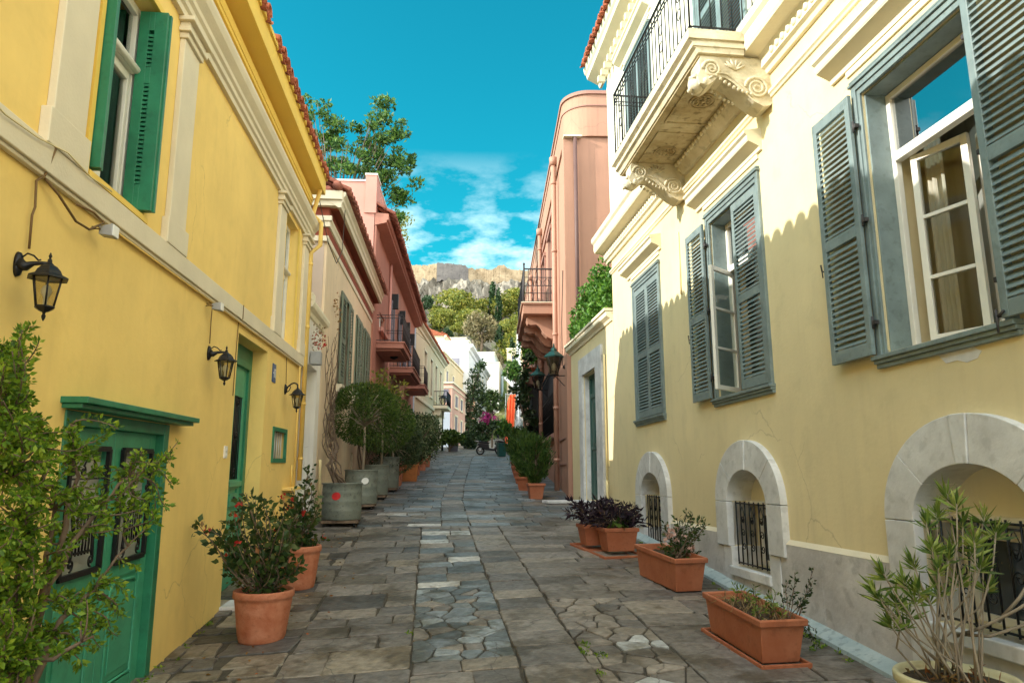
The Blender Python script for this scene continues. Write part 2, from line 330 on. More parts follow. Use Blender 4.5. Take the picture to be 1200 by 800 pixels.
def leaves(name,C,m,parent=None,size=.04,seed=1,aspect=.5,up=.3,dirs=None,jit=.25,thick=0,kind=None):
    """many small folded leaves, each a separate island, at points C"""
    rng=np.random.default_rng(seed); C=np.asarray(C,dtype=float); n=len(C)
    if dirs is None:
        d=rng.normal(size=(n,3)); d[:,2]+=up
    else: d=np.asarray(dirs)+rng.normal(size=(n,3))*jit
    d/=np.linalg.norm(d,axis=1)[:,None]+1e-9
    h=rng.normal(size=(n,3)); h[:,2]*=.35; sd_=np.cross(d,h); sd_/=np.linalg.norm(sd_,axis=1)[:,None]+1e-9
    nn=np.cross(sd_,d)
    L=size*rng.uniform(.45,1.45,size=(n,1)); W=L*aspect*.5
    V=np.empty((n,4,3)); V[:,0]=C; V[:,1]=C+d*L*.45+sd_*W+nn*W*.35; V[:,2]=C+d*L; V[:,3]=C+d*L*.45-sd_*W+nn*W*.35
    idx=np.arange(n)*4
    F=np.stack([idx,idx+1,idx+2,idx,idx+2,idx+3],1).reshape(-1)
    me=bpy.data.meshes.new(name); me.vertices.add(n*4); me.vertices.foreach_set('co',V.ravel())
    me.loops.add(n*6); me.loops.foreach_set('vertex_index',F.astype(np.int32)); me.polygons.add(n*2)
    me.polygons.foreach_set('loop_start',(np.arange(n*2)*3).astype(np.int32)); me.polygons.foreach_set('loop_total',np.full(n*2,3,dtype=np.int32))
    me.update(calc_edges=True); me.validate(); me.materials.append(m)
    o=bpy.data.objects.new(name,me); col.objects.link(o)
    if parent: o.parent=parent
    return o
def ball_pts(c,r,n,rng,shell=.55,sq=(1,1,1)):
    d=rng.normal(size=(n,3)); d/=np.linalg.norm(d,axis=1)[:,None]; q=rng.uniform(shell,1,size=(n,1))**.6
    return np.array(c)+d*q*r*np.array(sq)
def dup(root,M4=None,loc=None,rz=None,scale=None):
    r=root.copy(); col.objects.link(r)
    if M4 is not None: r.matrix_world=M4
    if loc is not None: r.location=loc
    if rz is not None: r.rotation_euler=(0,0,rz)
    if scale is not None: r.scale=(scale,)*3 if not isinstance(scale,tuple) else scale
    for ch in [c for c in bpy.data.objects if c.parent==root]:
        c=ch.copy(); col.objects.link(c); c.parent=r
        for g in [c2 for c2 in bpy.data.objects if c2.parent==ch]:
            d=g.copy(); col.objects.link(d); d.parent=c
    return r
def grow(start,dirn,length,rad,depth,rng,spread=.6,segs=4,kids=(2,3),shrink=.7,up=.15,wob=.12):
    """recursive branching; returns list of tubes (pts,radii) and tip points/directions"""
    tubes=[];tips=[]
    def rec(p,d,l,r,k):
        pts=[Vector(p)]; dd=Vector(d).normalized(); rr=[r]
        for i in range(segs):
            dd=(dd+Vector(rng.normal(size=3))*wob+Vector((0,0,up*.3))).normalized()
            pts.append(pts[-1]+dd*l/segs); rr.append(r*(1-.45*(i+1)/segs))
            if k<=1: tips.append((pts[-1].copy(),dd.copy()))
        tubes.append((pts,rr))
        if k<=0: return
        for j in range(int(rng.integers(kids[0],kids[1]+1))):
            q=pts[int(rng.integers(segs//2,segs+1))]
            nd=(dd+Vector(rng.normal(size=3))*spread+Vector((0,0,up))).normalized()
            rec(q,nd,l*shrink*rng.uniform(.75,1.15),r*.55,k-1)
    rec(Vector(start),Vector(dirn),length,rad,depth)
    return tubes,tips
GZ0=-1.87; GS=.065
def gz(x,y):
    z=GZ0+GS*y
    if y<13: z-=.15*max(0,min(1,(1.2-x)/3.4))*max(0,min(1,(13-y)/5))
    return z
# ================================================================ ground and paving
rng=np.random.default_rng(5)
def lx(y):
    if y<14.2: return -2.35
    if y<22.6: return -2.35+.03*(y-14.2)
    if y<40: return -2.1+.057*(y-22.6)
    if y<58: return -1.1+.115*(y-40)
    return .97+.22*(y-58)
def rx(y):
    if y<17.8: return 3.72
    if y<48: return 3.72+.088*(y-17.8)
    return 6.38+.25*(y-48)
def ground_mesh():
    b=MB(); ys=list(np.arange(-14,16,1.0))+list(np.arange(16,112,4.0)); xs=[-70,-40,-20,-10,-6,-4,-3,-2.4,-1.6,-.8,0,.8,1.6,2.4,3.2,4,5,7,10,16,30,60,110]
    I=[[b.P(x,y,gz(x,y)) for x in xs] for y in ys]
    for j in range(len(ys)-1):
        for i in range(len(xs)-1): b.face((I[j][i],I[j][i+1],I[j+1][i+1],I[j+1][i]))
    o=b.build('ground',mat('mossy_joint_earth',(.035,.03,.022),.95,.3,6,c2=(.085,.075,.055),bump=.6,bscale=40)); tag(o,kind='structure')
ground_mesh()
def clip(poly,a,b):   # keep side nearer a than b
    mx=((a[0]+b[0])/2,(a[1]+b[1])/2); n=(b[0]-a[0],b[1]-a[1]); out=[]
    f=lambda p:(p[0]-mx[0])*n[0]+(p[1]-mx[1])*n[1]
    for i in range(len(poly)):
        p=poly[i];q=poly[(i+1)%len(poly)];fp=f(p);fq=f(q)
        if fp<=0: out.append(p)
        if (fp<0)!=(fq<0) and abs(fp-fq)>1e-12:
            t=fp/(fp-fq); out.append((p[0]+(q[0]-p[0])*t,p[1]+(q[1]-p[1])*t))
    return out
def voronoi(x0,x1,y0,y1,sx,sy):
    pts=[]; y=y0
    while y<y1+sy*.5:
        x=x0+(random.random()-.5)*sx
        while x<x1+sx*.5: pts.append((x+random.uniform(-.38,.38)*sx,y+random.uniform(-.38,.38)*sy)); x+=sx*random.uniform(.8,1.3)
        y+=sy
    pts=[p for p in pts if x0-.02<p[0]<x1+.02 and y0-.02<p[1]<y1+.02]; res=[]
    for p in pts:
        poly=[(x0,y0),(x1,y0),(x1,y1),(x0,y1)]
        for q in pts:
            if q is p or abs(q[0]-p[0])>3*sx or abs(q[1]-p[1])>3*sy: continue
            poly=clip(poly,p,q)
            if len(poly)<3: break
        if len(poly)>=3: res.append(poly)
    return res
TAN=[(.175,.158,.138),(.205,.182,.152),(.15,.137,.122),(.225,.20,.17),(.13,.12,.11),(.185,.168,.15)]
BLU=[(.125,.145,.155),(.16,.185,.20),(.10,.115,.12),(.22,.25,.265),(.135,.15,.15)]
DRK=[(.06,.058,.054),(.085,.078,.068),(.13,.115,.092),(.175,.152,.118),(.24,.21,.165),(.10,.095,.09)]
LGT=[(.44,.44,.42),(.36,.38,.38)]
pv=MB(); tones=[]
def slab(poly,pal,gap=.007,wob=.008,h=.018):
    n=len(poly); cx=sum(p[0] for p in poly)/n; cy=sum(p[1] for p in poly)/n
    area=abs(sum(poly[i][0]*poly[(i+1)%n][1]-poly[(i+1)%n][0]*poly[i][1] for i in range(n)))/2
    if area<.004: return
    pts=[]
    for i in range(n):
        p=poly[i];q=poly[(i+1)%n]; L=math.hypot(q[0]-p[0],q[1]-p[1])
        if L<.02: continue
        k=max(1,int(L/.16)) if cy<16 else 1
        for j in range(k):
            t=j/k
            if j==0:
                for tt in (.0 if False else min(.25,.022/L),):
                    pts.append((p[0]+(q[0]-p[0])*tt,p[1]+(q[1]-p[1])*tt,1))
            else: pts.append((p[0]+(q[0]-p[0])*t,p[1]+(q[1]-p[1])*t,0))
        t=1-min(.25,.022/L); pts.append((p[0]+(q[0]-p[0])*t,p[1]+(q[1]-p[1])*t,1))
    tx,ty=random.gauss(0,.006),random.gauss(0,.006); hh=h+random.uniform(-.004,.005); ring=[];low=[];top=[]
    for x,y,c in pts:
        dx,dy=cx-x,cy-y; L=math.hypot(dx,dy)+1e-9; g=gap*random.uniform(.7,1.6)
        x+=dx/L*g*1.2+random.uniform(-wob,wob)*(0 if c else 1); y+=dy/L*g*1.2+random.uniform(-wob,wob)*(0 if c else 1)
        z=gz(x,y)+hh+tx*(x-cx)+ty*(y-cy); ring.append((x,y,z))
    B=.006 if cy<16 else .0
    lowi=[pv.P(x,y,z-.035) for x,y,z in ring]; midi=[pv.P(x,y,z-B) for x,y,z in ring]
    if B:
        topi=[]
        for x,y,z in ring:
            dx,dy=cx-x,cy-y; L=math.hypot(dx,dy)+1e-9; topi.append(pv.P(x+dx/L*.008,y+dy/L*.008,z))
    else: topi=midi
    c=random.choice(pal); kk=random.uniform(.8,1.18); c=tuple(v*kk for v in c)+(1,)
    m=len(ring); k0=len(pv.f)
    for i in range(m):
        j=(i+1)%m; pv.face((lowi[i],lowi[j],midi[j],midi[i]))
        if B: pv.face((midi[i],midi[j],topi[j],topi[i]))
    pv.face(topi); tones.extend([c]*(len(pv.f)-k0))
def bend(y):
    c=(lx(y)+rx(y))/2-.685
    return c
def rows(x0,x1,y0,y1,hmin,hmax,wmin,wmax,pal,skew=0,skip=None,light=.0,jt=.022,gap=.007,wob=.008):
    y=y0
    while y<y1-.05:
        h=min(random.uniform(hmin,hmax)*(1 if y<20 else 1.0+min(1.2,(y-20)/40)),y1-y)
        if y1-y-h<.12: h=y1-y
        x=x0(y) if callable(x0) else x0; xe=x1(y) if callable(x1) else x1
        while x<xe-.04:
            wd=random.uniform(wmin,wmax); 
            if xe-x-wd<wmin*.5: wd=xe-x
            j=lambda:random.uniform(-jt,jt)
            sk=skew*(x-(x0(y) if callable(x0) else x0)); sk2=sk+skew*wd
            if not(skip and skip(x+wd/2,y+h/2)):
                pp=LGT if random.random()<light else (pal(x+wd/2,y) if callable(pal) else pal)
                slab([(x+j()*.5,y+sk+abs(j())*.5),(x+wd+j()*.5,y+sk2+abs(j())*.5),(x+wd+j(),y+h+sk2),(x+j(),y+h+sk-abs(j())*.4)],pp,gap,wob)
            x+=wd
        y+=h
P1=(-.12,.74,6.15,8.75); P2=(1.28,2.05,5.3,7.9)
inb=lambda P:(lambda x,y:P[0]<x<P[1] and P[2]<y<P[3])
# near field columns
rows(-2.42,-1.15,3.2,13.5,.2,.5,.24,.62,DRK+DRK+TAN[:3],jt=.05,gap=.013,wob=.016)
rows(-1.15,-.12,3.2,13.5,.30,.62,.34,.8,lambda x,y:TAN+DRK[2:])
for pl in voronoi(*P1[:2],6.15,8.75,.24,.17): slab(pl,BLU+BLU+TAN[:2],gap=.008,wob=.006)
rows(-.12,.74,3.2,6.15,.34,.6,.3,.6,TAN+DRK[2:4]); rows(-.12,.74,8.75,13.5,.24,.45,.3,.62,BLU+TAN,light=.12)
rows(.74,1.28,3.2,13.5,.36,.52,.54,.55,TAN)
for pl in voronoi(*P2[:2],5.3,7.9,.26,.2): slab(pl,TAN+LGT[1:],gap=.01,wob=.006)
rows(1.28,3.74,3.2,5.3,.36,.56,.55,1.15,TAN); rows(1.28,3.74,7.9,13.5,.30,.52,.5,1.15,TAN)
rows(2.05,3.74,5.3,7.9,.40,.56,.6,1.0,TAN)
# far field
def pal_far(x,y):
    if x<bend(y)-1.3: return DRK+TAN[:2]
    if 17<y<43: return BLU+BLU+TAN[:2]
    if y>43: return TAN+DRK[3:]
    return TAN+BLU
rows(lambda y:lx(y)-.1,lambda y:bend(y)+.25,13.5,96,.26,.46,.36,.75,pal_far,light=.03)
rows(lambda y:bend(y)+.25,lambda y:bend(y)+.78,13.5,96,.34,.5,.53,.54,lambda x,y:(BLU+TAN if y<44 else TAN))
rows(lambda y:bend(y)+.78,lambda y:rx(y)+.05,13.5,96,.30,.5,.45,.9,pal_far)
rows(-2.42,3.74,-4,3.2,.36,.56,.5,.95,TAN)
pm=mat('worn_street_stone',(.62,.59,.56),.55,.2,13,c2=(1.32,1.30,1.28),bump=.7,bscale=16,attr=True,spots=.0,spec=.5)
nt_=pm.node_tree; nd=nt_.nodes; bs=nd['Principled BSDF']
# patchy worn gloss and lichen stains
tcx=nd.new('ShaderNodeTexCoord'); n5=nd.new('ShaderNodeTexNoise'); n5.inputs['Scale'].default_value=3.1; n5.inputs['Detail'].default_value=6
nt_.links.new(tcx.outputs['Object'],n5.inputs['Vector']); mr5=nd.new('ShaderNodeMapRange'); mr5.inputs[3].default_value=.30; mr5.inputs[4].default_value=.72
nt_.links.new(n5.outputs['Fac'],mr5.inputs[0]); nt_.links.new(mr5.outputs[0],bs.inputs['Roughness'])
n6=nd.new('ShaderNodeTexNoise'); n6.inputs['Scale'].default_value=1.6; n6.inputs['Detail'].default_value=10; n6.inputs['Roughness'].default_value=.7
nt_.links.new(tcx.outputs['Object'],n6.inputs['Vector']); r6=nd.new('ShaderNodeValToRGB'); r6.color_ramp.elements[0].position=.50; r6.color_ramp.elements[1].position=.60
nt_.links.new(n6.outputs['Fac'],r6.inputs[0]); mx6=nd.new('ShaderNodeMix'); mx6.data_type='RGBA'; mx6.blend_type='MULTIPLY'
src=bs.inputs['Base Color'].links[0].from_socket; nt_.links.new(r6.outputs[0],mx6.inputs[0]); nt_.links.new(src,mx6.inputs[6]); mx6.inputs[7].default_value=(.50,.46,.38,1)
vo=nd.new('ShaderNodeTexVoronoi'); vo.feature='DISTANCE_TO_EDGE'; vo.inputs['Scale'].default_value=1.15
wn=nd.new('ShaderNodeTexNoise'); wn.inputs['Scale'].default_value=3.5; wn.inputs['Detail'].default_value=6; nt_.links.new(tcx.outputs['Object'],wn.inputs['Vector'])
wm=nd.new('ShaderNodeMix'); wm.data_type='VECTOR'; wm.inputs[0].default_value=.22; nt_.links.new(tcx.outputs['Object'],wm.inputs[4]); nt_.links.new(wn.outputs['Color'],wm.inputs[5]); nt_.links.new(wm.outputs[1],vo.inputs['Vector'])
rc=nd.new('ShaderNodeMapRange'); rc.inputs[1].default_value=.0; rc.inputs[2].default_value=.008; rc.inputs[3].default_value=.75; rc.inputs[4].default_value=0; nt_.links.new(vo.outputs['Distance'],rc.inputs[0])
mx7=nd.new('ShaderNodeMix'); mx7.data_type='RGBA'; nt_.links.new(rc.outputs[0],mx7.inputs[0]); nt_.links.new(mx6.outputs[2],mx7.inputs[6]); mx7.inputs[7].default_value=(.03,.026,.02,1)
nt_.links.new(mx7.outputs[2],bs.inputs['Base Color'])
tag(pv.build('street_paving',pm,tones=tones),kind='structure')

# ================================================================ hill with its rock and old wall
def hz(x,y):
    # height of the hill at depth y
    ks=[(96,4.4),(112,7),(130,14),(160,27),(190,41),(212,46),(222,49),(230,54),(236,60),(242,61),(262,64),(330,40),(420,8)]
    for (a,za),(b,zb) in zip(ks,ks[1:]):
        if a<=y<=b: z=za+(zb-za)*(y-a)/(b-a); break
    else: z=4 if y<96 else 8
    fall=max(0,min(1,(y-100)/60))
    z+=fall*(3*math.sin(x*.11+y*.05)+2*math.sin(x*.23-y*.09+1)-.00045*(x-12)**2*min(2,(y-90)/80))
    z+=fall*1.2*math.sin(x*.7+y*.31)*math.sin(y*.5-x*.2)
    if 218<y<240: z+=1.6*math.sin(x*1.3+y*.4)*math.sin(x*.45+2)
    return z
b=MB(); xs=list(np.arange(-80,121,2.0)); ys=list(np.arange(96,216,3.0))+list(np.arange(216,244,1.0))+list(np.arange(246,420,12.0))
rg=np.random.default_rng(3)
I=[[b.P(x+(rg.normal()*.4),y,hz(x,y)+(rg.normal()*.5 if y>150 else 0)) for x in xs] for y in ys]
for j in range(len(ys)-1):
    for i in range(len(xs)-1): b.face((I[j][i],I[j][i+1],I[j+1][i+1],I[j+1][i]))
hm=mat('hill_rock_and_scrub',(.14,.115,.08),.95,.3,.16,c2=(.32,.28,.22),bump=1.0,bscale=.9,spots=.5)
t=hm.node_tree; nd=t.nodes; bs=nd['Principled BSDF']; g=nd.new('ShaderNodeNewGeometry'); sxx=nd.new('ShaderNodeSeparateXYZ'); t.links.new(g.outputs['Normal'],sxx.inputs[0])
nn=nd.new('ShaderNodeTexNoise'); nn.inputs['Scale'].default_value=.12; nn.inputs['Detail'].default_value=8; tcc=nd.new('ShaderNodeTexCoord'); t.links.new(tcc.outputs['Object'],nn.inputs['Vector'])
ad=nd.new('ShaderNodeMath'); ad.operation='ADD'; t.links.new(sxx.outputs['Z'],ad.inputs[0]); t.links.new(nn.outputs['Fac'],ad.inputs[1])
rr=nd.new('ShaderNodeValToRGB'); rr.color_ramp.elements[0].position=.0; rr.color_ramp.elements[1].position=1
mrr=nd.new('ShaderNodeMapRange'); mrr.inputs[1].default_value=1.22; mrr.inputs[2].default_value=1.36; t.links.new(ad.outputs[0],mrr.inputs[0])
mx=nd.new('ShaderNodeMix'); mx.data_type='RGBA'; t.links.new(mrr.outputs[0],mx.inputs[0]); t.links.new(bs.inputs['Base Color'].links[0].from_socket,mx.inputs[6]); mx.inputs[7].default_value=(.11,.14,.03,1)
t.links.new(mx.outputs[2],bs.inputs['Base Color']); nd['Bump'].inputs['Distance'].default_value=1.5
tag(b.build('hill',hm),kind='structure')
# old fortification wall on the crest
def rockwall():
    root=empty('fortification_wall',at(545,335,236)); tag(root,'long ruined fortification wall of tan and grey stone crowning the rocky hill','fortress wall')
    ox,oy,oz=root.location
    top=[(470,309),(500,311),(508,309),(512,309),(512.2,307.5),(530,309),(545,311),(549,314),(560,315),(568,314),(575,317),(581,313),(584,311),(592,311),(594,314),(602,316),(615,317),(640,318),(680,322)]
    rg=np.random.default_rng(9)
    def seg(px0,px1,y0,y1,name,m,vo=0):
        bb=MB(off=(ox,oy,oz)); n=max(2,int((px1-px0)/1.2)); prev=None
        for i in range(n+1):
            px=px0+(px1-px0)*i/n
            for (a,pa),(c,pc) in zip(top,top[1:]):
                if a<=px<=c: tp=pa+(pc-pa)*(px-a)/(c-a); break
            y=y0+(y1-y0)*i/n+.12*math.sin(i*.23)+rg.normal()*.02
            p=at(px,tp+(-1.0 if rg.random()<.10 else 0)+(1.2 if rg.random()<.12 else 0)+rg.normal()*.25,y); q=(p.x,y-.9,p.z-(6.5+rg.normal()*.3))
            cur=[bb.P(p.x,y,p.z),bb.P(*q),bb.P(p.x,y+5,p.z-.4),bb.P(p.x,y+5,p.z-9)]
            if prev: 
                bb.face((prev[0],cur[0],cur[1],prev[1])); bb.face((prev[2],cur[2],cur[0],prev[0])); bb.face((prev[2],cur[2],cur[3],prev[3]))
            prev=cur
        return bb.build(name,m,root)
    tan=mat('tan_ruin_stone',(.20,.14,.08),.95,.2,.35,c2=(.40,.30,.19),bump=.8,bscale=1.2,spots=.55)
    gry=mat('grey_ruin_stone',(.12,.105,.10),.95,.2,.25,c2=(.23,.20,.18),bump=.8,bscale=1.2,spots=.45)
    seg(470,512,242,236,'rampart',tan); seg(512,549,234,240,'rampart',gry); seg(549,680,240,238,'rampart',tan)
rockwall()
# cliffs under the wall
def cliff():
    bb=MB(); rg=np.random.default_rng(4); n=150; rowsn=12; I=[]
    for j in range(rowsn+1):
        row=[]
        for i in range(n+1):
            x=-30+110*i/n; y=234.5-j*1.5+1.9*math.sin(x*.35+j*.2)+1.3*math.sin(x*.9+j*.9)+rg.normal()*.6; z=64.0-j*1.45+rg.normal()*.55+1.0*math.sin(x*.3)
            row.append(bb.P(x,y,z))
        I.append(row)
    for j in range(rowsn):
        for i in range(n): bb.face((I[j][i],I[j][i+1],I[j+1][i+1],I[j+1][i]))
    o=bb.build('rock_face',mat('pale_cliff_rock',(.13,.115,.09),.95,.2,.16,c2=(.36,.31,.25),bump=1,bscale=.8,spots=.6)); tag(o,kind='structure')
cliff()
# trees on the hill
def crown_mesh(name,kind,n,r,sz,seed,sq,parent,m):
    rg=np.random.default_rng(seed); C=[]
    nb=14
    for k in range(nb):
        d=rg.normal(size=3); d/=np.linalg.norm(d); c=d*r*.62*np.array(sq); 
        C.append(ball_pts(c,r*rg.uniform(.28,.5),n//nb,rg,.5,sq))
    return leaves(name,np.concatenate(C)+np.array([0,0,r*sq[2]*1.0]),m,parent,sz,seed,.8)
HT={}
def hill_tree(px,py,y,h,kind,label,group='trees on the hillside'):
    p=at(px,py,y); z=hz(p.x,y) if y>100 else gz(p.x,y); 
    if kind in HT:
        o=dup(HT[kind][0],loc=(p.x,y,z-.3),rz=random.uniform(0,6),scale=.95*h/HT[kind][1])
    else:
        o=empty('hill_tree' if kind!='cypress' else 'cypress_tree',(p.x,y,z-.3)); H=8.; HT[kind]=(o,H)
        sq={'olive':(1.15,1.15,.8),'pine':(1,1,.85),'brown':(1,1,1),'cypress':(.32,.32,1.7)}[kind]; r={'olive':3.6,'pine':3.4,'brown':3.6,'cypress':2.2}[kind]
        m={'olive':LF['hill1'],'pine':LF['hill2'],'brown':LF['hill3'],'cypress':LF['hill2']}[kind]
        t=MB(); t.tube([(0,0,-1),(.1,0,1.5),(0,.1,4)],[.3,.24,.1],7)
        for k in range(5):
            a=k*1.3; t.tube([(0,0,1.5+k*.3),(math.cos(a)*1.2,math.sin(a)*1.2,3.5+k*.3)],[.12,.04],5)
        t.build('trunk','wood',o); c=crown_mesh('crown',kind,2600 if kind=='brown' else 3200,r,.42,len(HT)*7,sq,o,m); c.location=(0,0,.9)
        o.scale=(.95*h/H,)*3
    tag(o,label,'tree',group)
spec=[(486,343,222,9,'pine','round dark pine at the left edge of the hill just under the tan cliff'),
(505,352,216,5,'pine','small dark shrub-like tree left of the grey rock slope on the hill'),
(515,378,180,5,'pine','low dark tree on the pale rocks at the lower left of the hill'),
(497,400,150,7,'pine','dark pine right above the tiled cream house roof on the left'),
(509,398,155,6,'pine','smaller dark pine beside the one above the tiled cream roof'),
(532,372,196,15,'olive','largest yellow-green tree on the hill left of centre'),
(548,372,200,12,'olive','yellow-green tree just right of the largest one on the hill'),
(520,388,178,9,'olive','yellow-green tree on the lower left slope beside pale rocks'),
(557,362,208,9,'pine','fresh green tree in the middle of the yellow-green wood on the hill'),
(563,346,220,7,'pine','dark round tree high on the hill under the centre of the wall'),
(552,350,214,6,'olive','small bright bush-like tree high under the middle of the wall'),
(570,365,205,12,'olive','yellow-green tree left of the dark cypresses'),
(577,365,200,15,'cypress','tallest dark cypress column on the hill'),
(584,378,190,11,'cypress','second dark cypress standing lower down the hill'),
(590,372,195,8,'olive','yellow-green tree right of the cypresses'),
(601,370,195,12,'olive','broad yellow-green tree near the balcony railing on the right'),
(602,350,212,8,'pine','round green tree high on the right of the hill'),
(593,338,222,5,'pine','small dark tree tucked in the pale cliff on the right'),
(608,400,150,12,'olive','bright yellow-green tree low behind the balcony on the right'),
(612,382,175,10,'olive','yellow-green tree partly behind the balcony brackets'),
(564,400,150,9.5,'brown','bare brownish autumn tree in the middle above the white house'),
(577,410,140,6,'brown','smaller brownish autumn tree beside the larger one'),
(600,408,140,8,'cypress','dark cypress low on the right beside the autumn trees'),
(538,395,160,5,'olive','low green tree above the white flat roof'),
(526,396,158,4,'pine','small dark tree above the left houses'),
(545,386,172,8,'pine','dark green tree at the foot of the yellow-green wood'),
(520,345,224,5,'pine','dark bush-like tree at the foot of the grey wall'),
(536,343,224,6,'pine','dark tree in the cleft under the grey wall'),
(588,392,168,9,'pine','dark pine behind the autumn tree to the right')]
spec+=[(541,362,205,9,'olive','yellow-green tree high on the slope between the two largest crowns'),
(528,350,214,5,'olive','small yellow-green tree just below the left end of the grey wall'),
(583,352,212,7,'olive','yellow-green tree just left of the round green tree under the right cliff'),
(496,372,185,7,'pine','dark tree at the far left edge of the slope beside the tiled eave'),
(513,362,200,6,'olive','small olive tree above the pale rocks on the left of the slope'),
(553,385,175,9,'olive','yellow-green tree low in the centre above the brown autumn tree'),
(596,385,172,9,'olive','yellow-green tree low on the right between two dark cypresses'),
(606,360,205,8,'olive','yellow-green tree at the right edge under the pale cliff')]
for s_ in spec: hill_tree(*s_)
# ================================================================ shared building parts
LFm=Frame((-2.24698,0,-1.59483),(.00566521,.99994087,.00928227),1)
RFm=Frame((3.62605,0,-.373858),(-.00330621,.99995184,-.00924099),-1)
CFm=Frame((-2.5823,0,-1.51253),(.02926643,.99956557,.00348523),1)
KFm=Frame((-3.19716,0,-1.51277),(.05636859,.99840392,.00349202),1)
TFm=Frame((2.02021,0,-.47538),(.08709059,.99619428,-.00349211),-1)
FFm=Frame((-5.55603,0,-1.419),(.11417938,.99345947,.00116547),1)
class House:
    def __init__(s,name,fr,u0,w0,label,cat='house'):
        s.fr=fr; s.u0=u0; s.w0=w0; s.root=empty(name,M4=fr.mat(0,u0,w0)); tag(s.root,label,cat)
    def mb(s): return MB(s.fr.s,(0,s.u0,s.w0))
    def part(s,name,m,fn,parent=None,bevel=0):
        b=s.mb(); fn(b); return b.build(name,m,parent or s.root,bevel)
def on_wall(fr,name,v,u,w,label,cat,group=None):
    """a separate thing fixed to a wall; its local x points away from the wall"""
    Mx=fr.mat(v,u,w)
    if fr.s<0: Mx=Mx@Matrix.Rotation(math.pi,4,'Z')
    o=empty(name,M4=Mx); tag(o,label,cat,group); return o
def tile_eave(b,u0,u1,v0,w0,slope=.45,pitch=.215,r=.082,rows=4,L=.36,gap=None,inward=None):
    """rows of half-round tiles; lip at (v0,w0), climbing away from the street"""
    n=int((u1-u0)/pitch); ca=math.cos(math.atan(slope)); sa=math.sin(math.atan(slope))
    rg=random.Random(int(u0*10)+3)
    for i in range(n):
        u=u0+(i+.5)*pitch
        if gap and gap[0]<u<gap[1]: continue
        for kind in (0,1):
            uu=u+(pitch/2 if kind else 0); 
            for k in range(rows):
                jv=rg.uniform(-.02,.02); ju=rg.uniform(-.008,.008); jw=rg.uniform(-.006,.006)
                s0=k*L*.8+jv; s1=s0+L
                A=[];B=[]; rr=r*(1 if kind==0 else .92)
                for t in range(7):
                    a=math.pi*t/6
                    du=math.cos(a)*rr; dw=(math.sin(a)*rr if kind==0 else -math.sin(a)*rr*.75)
                    off=(.045 if kind==0 else .062)+k*.012
                    for (ss,sh,S) in ((s0,1,A),(s1,.8,B)):
                        S.append((v0-ss*ca-(0 if 1 else 0),uu+du*sh+ju,w0+ss*sa+off+dw*sh+jw))
                th=.018
                ids=[];
                for S in (A,B):
                    o_=[b.P(*p) for p in S]; i_=[b.P(p[0],uu+(p[1]-uu)*.8,p[2]-th) for p in S]; ids.append((o_,i_))
                (ao,ai),(bo,bi)=ids; b.sm=True
                for t in range(6):
                    b.face((ao[t],ao[t+1],bo[t+1],bo[t])); b.face((ai[t],ai[t+1],bi[t+1],bi[t]))
                b.sm=False
                for t in range(6): b.face((ao[t],ao[t+1],ai[t+1],ai[t]))
                b.face((ao[0],bo[0],bi[0],ai[0])); b.face((ao[6],bo[6],bi[6],ai[6]))
def louvre_leaf(H,u0,u1,w0,w1,v,m='shutter',th=.035,parent=None,rails=(.47,),slat=.052,stile=.062,open_=.028):
    """louvred shutter leaf lying in the wall plane at v..v+th: frame mesh + slats mesh"""
    f=H.mb(); a,c=min(u0,u1),max(u0,u1)
    f.box(v,v+th,a,a+stile,w0,w1); f.box(v,v+th,c-stile,c,w0,w1)
    zs=[w0]+[w0+(w1-w0)*r for r in rails]+[w1]
    f.box(v+.001,v+th-.001,a+stile,c-stile,w0,w0+.11); f.box(v+.001,v+th-.001,a+stile,c-stile,w1-.10,w1)
    for r in rails: zz=w0+(w1-w0)*r; f.box(v+.001,v+th-.001,a+stile,c-stile,zz-.05,zz+.05)
    fr=f.build('shutter_leaf',m,parent or H.root,.004)
    s=H.mb(); bounds=[w0+.11]+[x for r in rails for x in (w0+(w1-w0)*r-.05,w0+(w1-w0)*r+.05)]+[w1-.10]
    for k in range(0,len(bounds),2):
        z=bounds[k]+.02
        while z<bounds[k+1]-.015:
            s.hexa([(v+.002,a+stile-.004,z+open_),(v+th-.002,a+stile-.004,z-.012),(v+th-.002,c-stile+.004,z-.012),(v+.002,c-stile+.004,z+open_),
                    (v+.002,a+stile-.004,z+open_+.009),(v+th-.002,a+stile-.004,z-.003),(v+th-.002,c-stile+.004,z-.003),(v+.002,c-stile+.004,z+open_+.009)]); z+=slat
    s.build('louvres',m,fr)
    return fr
def house_shell(H,u0,u1,w0,w1,depth,m,holes=(),thick=.42,v1=0,name='wall',roofm=None,back=True):
    """front wall with openings, plus side and back walls"""
    def fn(b):
        b.sheet(u0,u1,w0,w1,v1-thick,v1,holes)
        b.box(v1-depth,v1-thick,u0+.001,u0+.30,w0,w1-.002); b.box(v1-depth,v1-thick,u1-.30,u1-.001,w0,w1-.002)
        if back: b.box(v1-depth-.3,v1-depth,u0,u1,w0,w1-.002)
    return H.part(name,m,fn)
def scroll(b,c,r,turns=1.5,t=.008,plane='yz',dirn=1,a0=0,n=26,x=0):
    """iron spiral in the wall plane"""
    pts=[]
    for i in range(n+1):
        q=i/n; a=a0+dirn*q*turns*2*math.pi; rr=r*(1-.82*q); pts.append((x,c[0]+rr*math.cos(a),c[1]+rr*math.sin(a)))
    b.tube(pts,t,5)

